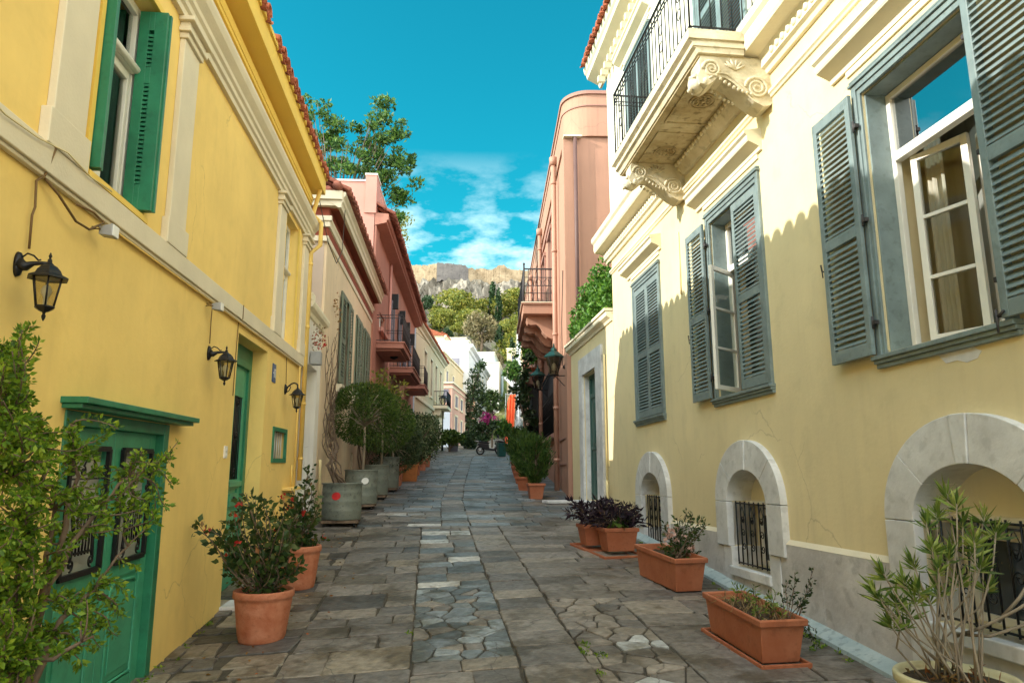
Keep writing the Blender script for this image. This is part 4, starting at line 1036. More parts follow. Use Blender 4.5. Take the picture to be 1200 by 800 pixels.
# open casement leaves and curtain behind the two open windows
def casement(name,hu,ang,width,w0,h,parent,nm=4,v=-.25):
    b=P.mb(); ca,sa=math.cos(ang),math.sin(ang)
    def q(s,t,z): return (v-s*sa-t*ca*0 - (t*ca if False else 0), hu+s*ca, z)
    def bar(s0,s1,z0,z1):
        t=.02; nx,nu=ca,sa   # normal of the leaf in (v,u)
        pts=[]
        for z in (z0,z1):
            for (s,tt) in ((s0,-t),(s1,-t),(s1,t),(s0,t)): pts.append((v-s*sa+tt*nx,hu+s*ca+tt*nu,z))
        b.hexa(pts)
    W=width; bar(0,.055,w0,w0+h); bar(W-.055,W,w0,w0+h)
    for k in range(nm+1):
        z=w0+(h-.055)*k/nm; bar(.055,W-.055,z,z+(.055 if k in(0,nm) else .03))
    o=b.build(name,'white_paint',parent,.003)
    g=P.mb(); ids=[g.P(v-s*sa,hu+s*ca,z) for s,z in ((.05,w0+.05),(W-.05,w0+.05),(W-.05,w0+h-.05),(.05,w0+h-.05))]; g.face(ids); g.build('pane','glass',o)
    return o
def curtain(u0,u1,w0,w1,v,parent,folds=7,m='curtain'):
    b=P.mb(); b.sm=True; n=folds*6; A=[];B=[]
    for i in range(n+1):
        u=u0+(u1-u0)*i/n; d=.025*math.sin(i/n*folds*2*math.pi); A.append(b.P(v+d,u,w0)); B.append(b.P(v+d*.6,u,w1))
    for i in range(n): b.face((A[i],A[i+1],B[i+1],B[i]))
    b.build('curtain',m,parent)
casement('casement',W3[1]-.16,math.pi-.30,.47,W3[2]+.05,1.55,F3,3,v=-.27)
casement('casement',W3[0]+.06,.42,.60,W3[2]+.05,1.55,F3,3,v=-.27)
curtain(4.95,5.16,W3[2],W3[3],-.50,F3,4)
curtain(3.3,5.6,W3[2]-.1,W3[3]+.1,-.80,F3,9,'sheer')
P.part('sill_board','white_paint',lambda b:b.box(-.44,-.2,W3[0],W3[1],W3[2]-.02,W3[2]+.0),F3)
casement('casement',W2[1]-.06,-2.2,.55,W2[2]+.05,1.55,F2,3)
curtain(7.0,8.6,W2[2],W2[3],-.6,F2,9,'sheer')
P.part('room_wall','interior',lambda b:(b.box(-2.6,-2.55,2.5,13,1.0,4.2),b.box(-2.55,-.46,6.0,6.05,1.0,4.2),b.box(-2.55,-.46,2.5,13,4.0,4.05),b.box(-2.55,-.46,2.5,13,.9,1.0)))
# upper shuttered doors, eaves, roof
for Wd in UP:
    right_window(Wd,.5,'closed','closed',sill=False,tag_='balcony_door' if Wd is UP[1] else 'upper_window')
def fn(b):
    b.extr([(0,8.75),(.05,8.75),(.08,8.82),(.20,8.88),(.32,8.94),(.34,9.02),(.38,9.06),(.40,9.14),(.40,9.18),(.0,9.25)],'y',-6,13.85)
    u=-2
    while u<13.4: b.box(.05,.2,u,u+.09,8.62,8.75); u+=.26
P.part('eaves_cornice','pale_trim',fn)
P.part('roof_tiles','tile',lambda b:tile_eave(b,-2,13.9,.50,9.14,slope=.4,rows=5))
P.part('roof','tile',lambda b:b.hexa([(.35,-6,9.2),(-3.8,-6,10.9),(-3.8,13.8,10.9),(.35,13.8,9.2),(.35,-6,9.16),(-7.4,-6,9.2),(-7.4,13.8,9.2),(.35,13.8,9.16)]))
# downpipe above the middle window bay
P.part('wall_crack_pipe','pale',lambda b:b.tube([(.012,9.62,3.95),(.012,9.62,3.0)],.012,5))
# carved balcony
def balcony():
    b=P.mb(); u0,u1=6.62,9.82
    pr=[(.30,4.88),(.82,4.88),(.84,4.93),(.88,4.95),(.88,5.0),(.93,5.03),(.93,5.14),(.90,5.16),(.30,5.16)]
    b.extr(pr,'y',u0,u1)
    # mouldings on the short ends
    for (z0,z1,e) in ((5.03,5.14,.03),(4.95,5.0,.015)): b.box(.30,.93 if e>.02 else .88,u0-e,u0,z0,z1); b.box(.30,.93 if e>.02 else .88,u1,u1+e,z0,z1)
    S=b.build('balcony','weathered',P.root)
    def sf(b):
        b.box(0,.80,u0+.04,u1-.04,4.855,4.88)
        for a,c in ((u0+.36,u0+1.48),(u0+1.72,u1-.36)):
            for q in ((.12,.14),(.68,.70)): b.box(q[0],q[1],a,c,4.840,4.855)
            for q in (a,c-.02): b.box(.14,.68,q,q+.02,4.840,4.855)
            m=(a+c)/2
            for r in (.15,.11): b.tube([(.41+r*math.cos(t*math.pi/10),m+r*1.1*math.sin(t*math.pi/10),4.848) for t in range(21)],.012,5,caps=False)
            for t in range(8):
                an=t*math.pi/4; b.lathe([(.001,-.02),(.025,-.008),(.02,.01)],(.41+.075*math.cos(an),m+.08*math.sin(an),4.848),6)
            b.lathe([(.001,-.03),(.03,-.012),(.03,.01)],(.41,m,4.848),8)
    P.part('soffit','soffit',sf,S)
    P.part('soffit_mouldings','weathered',lambda b:(b.extr([(0,4.66),(.05,4.66),(.09,4.72),(.13,4.78),(.15,4.84),(0,4.85)],'y',6.95,9.2),[b.lathe([(.002,-.04),(.03,-.02),(.036,.01),(.01,.035)],(.15,7.0+k*.095,4.80),6,sq=(.9,.9)) for k in range(24)]),S)
    for c in (6.78,9.42):
        def cb(b):
            # S-shaped console profile in (v,w)
            prof=[(0,4.86),(.78,4.86),(.80,4.80),(.79,4.70),(.83,4.62),(.80,4.54),(.72,4.52),(.66,4.56),(.60,4.62),(.52,4.62),(.42,4.56),(.32,4.46),(.20,4.36),(.10,4.31),(.02,4.33),(0,4.36)]
            b.extr(prof,'y',c-.125,c+.125)
            for sg in (-1,1):
                x=c+sg*.127
                for (cv,cw,r,t) in ((.665,4.71,.105,2.2),(.165,4.52,.135,2.4)):
                    pts=[]
                    for i in range(34):
                        q=i/33; a=q*t*2*math.pi; rr=r*(1-.85*q); pts.append((cv+rr*math.cos(a),x,cw+rr*math.sin(a)))
                    b.tube(pts,[.02-.010*i/33 for i in range(34)],6)
                    b.lathe([(.001,-.001),(.02,-.001),(.02,.001),(.001,.001)],(cv,x,cw),6)
                b.tube([(.70,x,4.60),(.60,x,4.665),(.50,x,4.66),(.40,x,4.59),(.30,x,4.50),(.22,x,4.41)],.014,6)
                for i in range(9):
                    q=i/8; b.lathe([(.001,-.022),(.02,-.01),(.02,.01),(.001,.022)],(.62-.38*q,x,4.635-.19*q-.03*math.sin(q*3)),6)
                for i in range(6): # acanthus leaf
                    b.tube([(.40,x,4.72),(.40+.12*math.cos(i*.55),x+sg*.012,4.76+.07*math.sin(i*.55+.2))],[.02,.008],5)
            # lion-like boss under the nose
            b.lathe([(.001,-.11),(.055,-.095),(.085,-.05),(.09,0),(.07,.05),(.03,.08),(.001,.09)],(.80,c,4.60),12)
            b.tube([(.83,c-.09,4.64),(.85,c,4.66),(.83,c+.09,4.64)],.03,6); b.tube([(.87,c-.03,4.53),(.88,c,4.50),(.87,c+.03,4.53)],.022,6)
            for sg in (-1,1): b.lathe([(.001,-.05),(.035,-.03),(.035,.02),(.001,.05)],(.74,c+sg*.11,4.57),8)
        P.part('corbel','weathered',cb,S)
    def rl(b):
        vo=.88; z0,z1=5.22,6.18
        for path in ([(.02,u0+.05),(vo,u0+.05),(vo,u1-.05),(.02,u1-.05)],):
            for z,r in ((z0,.012),(z1,.017),(z1-.10,.010),(z1-.16,.008)):
                b.tube([(p[0],p[1],z) for p in path],r,6,sm=False)
        segs=[((.02,u0+.05),(vo,u0+.05),7),((vo,u0+.05),(vo,u1-.05),25),((vo,u1-.05),(.02,u1-.05),7)]
        for a,c,n in segs:
            for k in range(n+1):
                q=k/n; p=(a[0]+(c[0]-a[0])*q,a[1]+(c[1]-a[1])*q); b.tube([(p[0],p[1],z0-.06 if k in(0,n) else z0),(p[0],p[1],z1)],.0075 if k not in (0,n) else .012,5)
                if k<n:
                    q2=(k+.5)/n; p2=(a[0]+(c[0]-a[0])*q2,a[1]+(c[1]-a[1])*q2)
                    e=(a[0]+(c[0]-a[0])*(k+1)/n,a[1]+(c[1]-a[1])*(k+1)/n)
                    b.tube([(p[0],p[1],z0+.0),(p2[0],p2[1],z0-.05),(e[0],e[1],z0)],.006,4)
        for k in range(5):
            uu=u0+.35+k*.62
            for dz in (.35,.58): b.tube([(vo,uu+.05*math.cos(t*.7),z0+dz+.07*math.sin(t*.7)) for t in range(10)],.006,4)
    P.part('railing','iron',rl,S)
balcony()
# annex with the marble doorway
A=House('annex',RFm,13.5,-.9,'low pale annex with a marble doorway between the big pale house and terracotta house')
house_shell(A,13.46,17.70,-1.5,3.60,4.0,'pale',[(14.95,16.22,-.09,2.74)],.42)
A.part('coping','pale_trim',lambda b:(b.extr([(0,3.48),(.03,3.48),(.05,3.53),(.13,3.58),(.14,3.66),(-.25,3.68),(-.25,3.60),(0,3.60)],'y',13.5,17.75),b.box(-.2,.17,13.5,17.76,3.68,3.735)),bevel=.004)
def fn(b):
    b.box(-.02,.05,14.38,14.93,-.12,2.95); b.box(-.02,.05,16.24,16.62,-.12,2.95); b.box(-.02,.052,14.38,16.62,2.76,3.17)
    b.box(-.40,-.02,14.945,14.955,-.09,2.74); b.box(-.40,-.02,16.215,16.225,-.09,2.74)
D=A.part('door_surround','marble',fn,bevel=.006)
A.part('doorstep','marble',lambda b:(b.box(-.3,.30,14.5,16.5,-.24,-.10),b.box(0,.42,14.7,17.0,-.46,-.26)),D,.012)
def fn(b):
    v=-.15; b.box(v-.02,v+.03,14.95,15.05,-.09,2.74); b.box(v-.02,v+.03,16.12,16.22,-.09,2.74); b.box(v-.02,v+.03,15.05,16.12,2.2,2.30); b.box(v-.02,v+.03,15.05,16.12,2.66,2.74)
    for a,c in ((15.05,15.58),(15.59,16.12)):
        b.box(v-.02,v,a,c,-.09,2.2)
        for z0,z1 in ((-.02,.40),(.50,1.0),(1.12,2.12)): b.box(v,v+.02,a+.08,c-.08,z0,z1); b.box(v+.02,v+.035,a+.13,c-.13,z0+.05,z1-.05)
        b.box(v,v+.05,a+.03,c-.03,1.02,1.09)
    b.box(v-.015,v-.01,15.05,16.12,2.3,2.66)
A.part('door','shutter',fn,bevel=.004)
M['deepgreen']=mat('deep_green_door_paint',(.035,.10,.085),.5,.15,4)
for o_ in bpy.data.objects:
    if o_.parent==A.root and o_.name.startswith('door') and not o_.name.startswith('door_'): o_.data.materials[0]=M['deepgreen']
A.part('pipe','pipe_p',lambda b:(b.tube([(.04,14.12,2.9),(.04,14.12,-.45)],.018,8),b.tube([(.05,13.95,.30),(.09,13.95,.33),(.10,13.9,.25),(.10,13.9,-.5)],.028,8),b.box(0,.02,14.05,14.15,.62,.74)))
A.part('terrace_floor','pale_trim',lambda b:b.box(-4,-.2,13.5,17.7,3.3,3.40))
# leafy creeper overflowing the annex terrace
def terrace_bush():
    o=empty('terrace_bush',RFm.pt(-.5,15.6,3.4)); tag(o,'bright green leafy creeper spilling over the coping of the low annex','shrub')
    rg=np.random.default_rng(12); C=[]; base=Vector(o.location)
    t=MB()
    for i in range(58):
        u=rg.uniform(13.75,17.35); h=rg.uniform(.1,1.0)*(1.0 if u<16.6 else .75); v=rg.uniform(-.55,.02)
        c=RFm.pt(v,u,3.75+h*.95); C.append(ball_pts(c-base,rg.uniform(.16,.30),150,rg,.4))
        if i%3==0: t.tube([RFm.pt(-.5,u,3.4)-base,RFm.pt(-.4,u+.1,3.7)-base,c-base],[.02,.015,.008],5)
    t.build('stems','wood',o)
    leaves('foliage',np.concatenate(C),LF['ivy'],o,.085,5,.6,up=.6)
terrace_bush()
# ================================================================ low white courtyard wall between the yellow and cream houses
V=House('courtyard_wall',LFm,12.3,.3,'low white wall with a moulded coping and a grey door between the yellow and cream houses','wall')
V.part('wall','white_wall',lambda b:b.sheet(12.30,14.18,-.2,4.18,-.45,.0,[(12.72,13.78,.3,3.36)]))
V.part('coping','pale_trim',lambda b:(b.extr([(-.45,4.18),(0,4.18),(.03,4.2),(.05,4.27),(.11,4.31),(.13,4.37),(.13,4.42),(-.45,4.44)],'y',12.32,14.24),b.box(-.4,.10,12.34,12.62,4.44,4.56)))
def fn(b):
    b.box(-.32,-.27,12.72,13.78,.3,2.18); b.box(-.32,-.22,12.70,13.8,2.18,2.30)
V.part('grey_door','greydoor',fn,bevel=.004)
V.part('recess_back','white_wall',lambda b:b.box(-.32,-.29,12.70,13.8,2.30,3.4))
o=on_wall(LFm,'hanging_planter',0,12.95,3.42,'small grey wall planter with dead red flowers high on the narrow white wall','planter')
b=MB(); b.box(.02,.20,-.10,.10,-.05,.18); b.box(0,.02,-.03,.03,-.02,.2); b.build('box','greyplastic',o,.008)
rg=np.random.default_rng(3); leaves('foliage',ball_pts((.11,0,.42),.24,90,rg,.1,(.7,.8,1.2)),LF['autumn'],o,.05,2); leaves('flowers',ball_pts((.12,0,.36),.18,26,rg,.3),LF['flower_r'],o,.06,4)

# ================================================================ cream house with oxblood frieze
C=House('cream_house',CFm,14.2,.5,'cream house with dark red frieze, tiled roof and olive grey shutters on the left')
CW=[(16.35,17.75),(18.95,20.0),(20.75,21.75)]
CH=[(a,c,3.42,5.50) for a,c in CW]+[(16.0,16.6,1.28,1.75),(18.9,19.4,1.45,1.95)]
house_shell(C,14.22,22.60,-.2,7.05,6.5,'cream',CH,.4)
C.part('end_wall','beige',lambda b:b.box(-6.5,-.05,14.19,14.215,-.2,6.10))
def fn(b):
    for (u0,u1) in ((14.15,22.6),):
        b.extr([(0,6.07),(.03,6.08),(.035,6.18),(0,6.19)],'y',u0,u1)
        b.extr([(0,6.40),(.04,6.41),(.05,6.50),(.07,6.53),(.07,6.58),(0,6.59)],'y',u0,u1)
        b.extr([(.22,6.76),(.28,6.76),(.29,6.86),(.32,6.89),(.32,6.97),(.36,7.01),(.36,7.09),(0,7.12),(0,6.9)],'y',u0-.12,u1)
    # returns on the near end
    b.box(-3,.03,14.14,14.19,6.08,6.19); b.box(-3,.06,14.12,14.19,6.38,6.50); b.box(-3,.09,14.09,14.19,6.50,6.60); b.box(-3,.24,14.04,14.20,6.80,6.92); b.box(-3,.30,13.98,14.2,6.92,7.10)
C.part('cornice','cream_trim',fn)
C.part('frieze','oxblood',lambda b:(b.box(0,.03,14.19,22.6,6.19,6.36),b.box(0,.04,14.19,22.6,6.59,6.80),b.box(-3,.02,14.165,14.19,6.19,6.38),b.box(-3,.03,14.16,14.19,6.60,6.80),b.box(0.0,.222,14.2,22.6,6.765,6.82)))
C.part('unseen_sun_blocker','beige',lambda b:b.box(-6.5,-3.1,12.75,14.18,0,8.8))  # unseen block added to shade the annex and narrow the sun strip opposite
C.part('roof_tiles','tile_old',lambda b:tile_eave(b,14.0,22.7,.47,7.07,slope=.5,rows=6,pitch=.24,r=.105))
def fn(b):
    b.hexa([(.2,14,7.1),(-3.2,14,8.7),(-3.2,22.6,8.7),(.2,22.6,7.1),(.2,14,7.05),(-6.6,14,7.1),(-6.6,22.6,7.1),(.2,22.6,7.05)])
C.part('roof','tile_old',fn)
def fn(b): # ridge end tiles seen on the gable
    for k in range(7):
        v=.2-k*.42; b.tube([(v,13.93,7.20+k*.20*0),(v,14.45,7.24)],[.10,.085],8)
        b.tube([(v-.2,13.98,7.12),(v-.2,14.4,7.15)],[.08,.07],8)
C.part('verge_tiles','tile_old',fn)
for a,c in CW:
    def fn(b):
        b.box(-.15,-.10,a,c,3.42,5.5); 
        for q in (a-.08,c): b.box(-.02,.03,q,q+.08,3.40,5.56)
        b.box(-.02,.04,a-.08,c+.08,5.50,5.58)
    F=C.part('window','shutter_old',fn)
    for s0,s1 in ((a-.02,a+.44),(c-.44,c+.02)):
        if a<17: s0,s1=(a-.26,a+.34) if s0<a else (c-.5,c+.12)
        louvre_leaf(C,s0,s1,3.44,5.48,.05,m='shutter_old',parent=F,slat=.08,open_=.05)
    C.part('sill','cream_trim',lambda b:b.extr([(0,3.22),(.06,3.24),(.08,3.30),(.13,3.34),(.13,3.40),(0,3.41)],'y',a-.22,c+.22),F)
for (a,c,z0,z1) in CH[3:]: C.part('vent_window','glass_far',lambda b:b.box(-.12,-.1,a,c,z0,z1))
C.part('corner_pipe','pipe_p',lambda b:b.tube([(.05,14.3,1.7),(.05,14.35,1.5),(.08,14.35,.3)],.03,8))
wire('cable',LFm,[(.15,12.25,6.2),(.25,12.8,5.6),(.3,13.6,5.45),(.3,14.3,5.9),(.3,14.5,6.9)],.008,'cable','dark cable looping from the yellow eave to the cream gable')
# dry climbing vine on the cream wall, rooted in the first drum
def vine():
    base=Vector((-1.72,13.95,-.12)); o=empty('climbing_vine',base); tag(o,'bare twisting brown vine climbing the cream wall out of the nearest drum','vine')
    rg=np.random.default_rng(21); b=MB()
    for i in range(15):
        u=14.4+rg.uniform(-.1,.8); topw=rg.uniform(2.6,4.9); spread=rg.uniform(-.2,1.2); P_=[Vector((rg.normal()*.1,rg.normal()*.1,-.1)),Vector((-.15+rg.normal()*.08,.2+rg.normal()*.15,.25))]
        n=14
        for k in range(2,n):
            q=k/(n-1); w=1.5+(topw-1.5)*q
            p=CFm.pt(.05+.25*max(0,1-q*2.5)+abs(rg.normal())*.03,u+spread*q*.7+.20*math.sin(q*7+i*1.7)+rg.normal()*.07,w); P_.append(p-base)
        b.tube(P_,[.014-.009*k/(n-1) for k in range(n)],5)
        for k in range(5,n-1,2):
            e=P_[k]+Vector((.05,rg.normal()*.25,rg.uniform(.1,.35))); b.tube([P_[k],(P_[k]+e)/2+Vector((.03,0,.05)),e],[.007,.005,.003],4)
    b.build('stems','wood',o)
    C_=[CFm.pt(.1,15.3+rg.normal()*.25,4.9+rg.normal()*.2)-base for _ in range(40)]; leaves('dry_leaves',C_,LF['autumn'],o,.07,3)
vine()

# ================================================================ salmon house
K=House('salmon_house',KFm,22.7,.9,'salmon pink two-storey house with three balconies and deep tiled eaves on the left')
KW=[(27.7,28.7),(30.7,31.7),(33.2,34.2),(36.0,37.0)]
KH=[(a,c,6.0,8.05) for a,c in KW]+[(24.4,25.9,6.35,6.9)]+[(24.0,25.1,1.3,3.9),(28.0,29.1,2.3,4.6),(32,33,2.4,4.7)]
house_shell(K,22.7,39.4,-.2,9.6,7,'salmon',KH,.4)
def fn(b):
    b.sheet(22.45,22.70,-.2,9.75,-6,-.02); b.sheet(22.45,22.72,9.75,10.84,-6,-.35); b.box(-.34,.03,22.40,23.3,9.75,11.05); b.box(-.34,.0,23.3,27.5,9.75,11.0)
    for k in range(6): b.box(.0,.03,23.4+k*.7,23.65+k*.7,9.8,10.9)
K.part('parapet','salmon_lt',fn)
K.part('parapet_cap','white_wall',lambda b:(b.box(-6,-.33,22.42,22.75,10.84,10.90),b.box(-.36,.05,22.38,23.34,11.05,11.11),b.box(-.36,.02,23.35,27.5,11.0,11.05)))
def fn(b):
    b.extr([(0,9.35),(.38,9.45),(.38,9.52),(.44,9.55),(.44,9.74),(0,9.78)],'y',22.45,39.6)
K.part('eaves','salmon',fn)
K.part('roof_tiles','tile_old',lambda b:tile_eave(b,22.5,39.7,.66,9.70,slope=.55,rows=5,pitch=.33,r=.14,L=.46))
K.part('roof','tile_old',lambda b:b.hexa([(.4,27.6,9.7),(-3.4,27.6,11.3),(-3.4,39.6,11.3),(.4,39.6,9.7),(.4,22.8,9.6),(-7,22.8,9.6),(-7,39.6,9.6),(.4,39.6,9.6)]))
K.part('corner_pilaster','salmon',lambda b:b.box(0,.06,22.47,23.3,.0,9.34))
for a,c in KW:
    def fn(b):
        b.box(-.2,-.15,a,c,6.0,8.05); b.box(-.02,.05,a-.12,a,5.95,8.15); b.box(-.02,.05,c,c+.12,5.95,8.15); b.box(-.02,.05,a-.12,c+.12,8.05,8.2)
    F=K.part('window','greywin',fn)
    K.part('box_lamp','iron',lambda b:b.box(.05,.30,a-.22,a+.0,7.72,8.3),F)
    louvre_leaf(K,a-.45,a,6.05,8.0,.07,m='greywin',parent=F,slat=.1,open_=.06)
F=K.part('attic_window','glass_far',lambda b:b.box(-.15,-.12,24.4,25.9,6.35,6.9))
K.part('sill','salmon_lt',lambda b:b.box(-.05,.14,24.25,26.1,6.20,6.33),F); K.part('window_frame','white_paint',lambda b:(b.box(-.11,-.06,25.1,25.17,6.35,6.9),b.box(-.11,-.06,24.4,25.9,6.84,6.9)),F)
for (a,c,z0,z1) in KH[5:]: K.part('ground_window','greywin',lambda b:b.box(-.2,-.15,a,c,z0,z1))
def k_balcony(u0,u1,vo,w):
    S=K.part('balcony','salmon',lambda b:(b.box(0,vo,u0,u1,w-.17,w),b.box(0,vo+.04,u0-.04,u1+.04,w,w+.05),b.box(0,vo-.12,u0+.15,u1-.15,w-.24,w-.17)),bevel=.008)
    def rl(b):
        for z in (w+.1,w+.95,w+.85): b.tube([(.02,u0+.05,z),(vo-.04,u0+.05,z),(vo-.04,u1-.05,z),(.02,u1-.05,z)],.013,5,sm=False)
        n=int((u1-u0)/.13)
        for k in range(n+1): uu=u0+.05+(u1-u0-.1)*k/n; b.tube([(vo-.04,uu,w+.05),(vo-.04,uu,w+.95)],.008,4)
        for k in range(7): vv=.02+(vo-.06)*k/6; b.tube([(vv,u0+.05,w+.05),(vv,u0+.05,w+.95)],.008,4)
        for k in range(0,n,2):
            uu=u0+.05+(u1-u0-.1)*(k+.5)/n; b.tube([(vo-.04,uu+.06*math.cos(t*.8),w+.5+.12*math.sin(t*.8)) for t in range(9)],.006,4)
    K.part('railing','iron_soft',rl,S); return S
S=k_balcony(23.4,26.2,.95,5.62); k_balcony(27.75,31.8,.93,5.40); k_balcony(34.4,37.4,.95,5.52)
K.part('ceiling_lamp','iron',lambda b:b.lathe([(.02,5.42),(.14,5.40),(.14,5.34),(.02,5.28)],(.5,24.8,0),12),S)
K.part('downpipe','salmon_lt',lambda b:b.tube([(.06,26.9,9.3),(.06,26.9,.4)],.05,6))

# tree rising behind the salmon and cream roofs
def roof_tree():
    o=empty('leafy_tree',(-4.6,28.5,0)); tag(o,'tall leafy green tree rising behind the tiled roofs on the left','tree'); rg=np.random.default_rng(8)
    base=Vector(o.location); b=MB(); C=[]
    b.tube([(0,0,-.5),(.1,0,4),(.3,.2,8),(.5,.2,10)],[.35,.28,.2,.16],8)
    px=[(372,122),(368,134),(378,148),(386,140),(395,160),(383,165),(402,172),(412,180),(392,182),(405,195),(420,192),(430,178),(438,160),(446,136),(440,128),(452,140),(462,152),(448,158),(430,165),(457,172),(468,170),(475,180),(483,188),(476,195),(462,190),(450,185),(440,198),(455,205),(470,210),(478,222),(466,225),(455,232),(445,215),(432,208),(418,208),(395,205),(382,195),(388,212),(460,245),(468,240),(376,180),(408,165),(424,150),(434,142),(415,212),(400,215),(425,200),(444,172),(458,160),(372,160),(366,145)]
    hub=Vector((.5,.2,10))
    for (x,y) in px:
        yy=28.5+rg.uniform(-1.6,1.2); p=at(x,y,yy)-base
        for _ in range(2):
            q=p+Vector(rg.normal(size=3))*.28; C.append(ball_pts(q,rg.uniform(.22,.40),85,rg,.35,(1,1,.62)))
        m=(hub+p)/2+Vector((0,0,-.4)); b.tube([hub+Vector(rg.normal(size=3))*.2,m,p],[.05,.03,.010],5)
    b.build('trunk','wood',o); leaves('crown',np.concatenate(C),LF['tree'],o,.17,3,.55,up=.5)
roof_tree()
o=empty('leafy_tree',(-1.6,44,0)); tag(o,'small tuft of leaves poking over the salmon roof ridge beside its eave tiles','tree'); rg=np.random.default_rng(4)
b=MB(); b.tube([(0,0,0),(-.6,0,6),(-.9,0,12)],[.2,.14,.05],6); b.build('trunk','wood',o)
leaves('crown',np.concatenate([ball_pts(at(x,y,44)-Vector(o.location),.45,70,rg,.3) for x,y in ((472,262),(478,258),(470,272),(474,282))]),LF['hill1'],o,.2,3)

# ================================================================ houses further up the street
def far_house(name,fr,u0,u1,depth,w0,w1,m,label,wins=(),roof=None,cat='house',winm='greywin',corn='pale_trim',proud=.12):
    H=House(name,fr,u0,w0,label,cat)
    house_shell(H,u0,u1,w0,w1,depth,m,[(a,c,z0,z1) for a,c,z0,z1 in wins],.35)
    for a,c,z0,z1 in wins:
        F=H.part('window',corn,lambda b:(b.box(-.1,.04,a-.1,a,z0-.08,z1+.1),b.box(-.1,.04,c,c+.1,z0-.08,z1+.1),b.box(-.1,.05,a-.1,c+.1,z1,z1+.12),b.box(-.1,.08,a-.12,c+.12,z0-.12,z0)))
        H.part('pane',winm,lambda b:(b.box(-.2,-.15,a,c,z0,z1),b.box(-.15,-.12,(a+c)/2-.04,(a+c)/2+.04,z0,z1)),F)
    if roof=='tile':
        H.part('cornice',corn,lambda b:b.extr([(0,w1-.35),(.08,w1-.33),(.12,w1-.2),(.3,w1-.12),(.3,w1),(0,w1+.02)],'y',u0-.2,u1+.2))
        H.part('roof','tile',lambda b:(tile_eave(b,u0-.2,u1+.2,.4,w1,slope=.5,rows=3,pitch=.3,r=.12),b.hexa([(.3,u0-.2,w1+.05),(-depth/2,u0-.2,w1+depth*.22),(-depth/2,u1+.2,w1+depth*.22),(.3,u1+.2,w1+.05),(.3,u0-.2,w1),(-depth,u0-.2,w1),(-depth,u1+.2,w1),(.3,u1+.2,w1)])))
    elif roof=='flat':
        H.part('parapet',corn,lambda b:(b.box(-depth,proud,u0-.1,u1+.1,w1-.001,w1+.14),b.box(-depth-.1,proud*.5,u0-.05,u1+.05,w1-.4,w1-.3)))
        H.part('roof_slab',m,lambda b:b.box(-depth,-.35,u0,u1,w1-.2,w1-.05))
    return H
# two-storey cream house
FH=far_house('cream_two_storey_house',FFm,40.8,57.6,8,1.0,10.0,'farcream','far cream two-storey house with tiled roof and a small iron balcony behind the salmon house',
 [(44.5,45.9,6.4,8.9),(48.0,49.3,6.4,8.9),(51.0,52.2,6.4,8.9),(54.2,55.4,6.4,8.9),(45,46.2,2.2,4.3),(48.6,49.8,2.0,4.5),(51.4,52.5,2.2,4.4),(54.0,55.2,1.9,4.6)],'tile')
FH.part('string_course','pale_trim',lambda b:b.box(0,.1,40.8,57.6,5.55,5.75))
S=FH.part('balcony','pale_trim',lambda b:(b.box(0,1.0,50.2,53.4,5.75,5.95),b.box(0,.5,50.5,50.8,5.3,5.75),b.box(0,.5,52.8,53.1,5.3,5.75)))
def fn(b):
    for z in (6.0,6.95): b.tube([(.02,50.25,z),(.95,50.25,z),(.95,53.35,z),(.02,53.35,z)],.025,4,sm=False)
    for k in range(20): b.tube([(.95,50.25+k*.163,5.95),(.95,50.25+k*.163,6.95)],.014,4)
    for k in range(6): b.tube([(.05+k*.18,50.25,5.95),(.05+k*.18,50.25,6.95)],.014,4)
FH.part('railing','iron',fn,S)
FH.part('end_wall','farblue',lambda b:b.box(-8,-.02,40.3,40.79,1,9.6))
FH.part('chimney','tile',lambda b:b.box(-1.4,-.8,43,43.8,10.2,11.1))
def fdir(vx): d=ray(vx,553); return (d.x,d.y,0)
def pix_house(name,px,py,y,vx,length,depth,h_below,m,label,**k):
    p=at(px,py,y); d=Vector(fdir(vx)).normalized(); fr=Frame((p.x,p.y,0),d,1)
    return far_house(name,fr,0,length,depth,p.z-h_below,p.z,m,label,**k),fr,p
P2H,fr2,p2=pix_house('pink_low_house',530,449,61,655,17,9,6.5,'farpink','far low salmon-pink house with slate windows and a pale cornice beside the street lamp',
 roof='flat',wins=[(1.8,3.2,5.6+.0,6.9),(4.6,5.8,5.6,6.9),(7.5,8.7,5.6,6.9)][:0])
def fwins(H,z,lst,m='greywin'):
    for a,c,z0,z1 in lst:
        F=H.part('window','pale_trim',lambda b:(b.box(.0,.06,a-.12,a,z+z0-.1,z+z1+.12),b.box(.0,.06,c,c+.12,z+z0-.1,z+z1+.12),b.box(0,.07,a-.12,c+.12,z+z1,z+z1+.14),b.box(0,.1,a-.14,c+.14,z+z0-.14,z+z0)))
        H.part('pane',m,lambda b:b.box(.0,.02,a,c,z+z0,z+z1),F)
g2=p2.z
fwins(P2H,g2,[(1.6,3.4,-1.9,-.9),(5.0,6.6,-1.9,-.9),(8.4,10,-1.9,-.9),(1.6,3.2,-5.4,-2.7),(5.2,6.4,-5.4,-2.9),(8.4,9.6,-5.2,-2.9),(12,13.2,-5.2,-2.9)])
P2H.part('end_wall_shop','farblue',lambda b:(b.box(-1.7,-.15,-.04,-.003,g2-6.4,g2-2.0)))
P2H.part('end_window','greywin',lambda b:(b.box(-1.9,-.3,-.05,-.003,g2-1.6,g2-.5)))
P2H.part('steps','farwhite',lambda b:(b.box(-1.9,.5,-1.2,-.05,g2-6.6,g2-6.2),b.box(-1.9,.3,-.7,-.05,g2-6.2,g2-5.85)))
H_,fr3,p3=pix_house('terrace_house',519,412,66,655,16,8,9,'farcream','cream upper terrace house with pale parapet rising behind the low pink house',roof='flat')
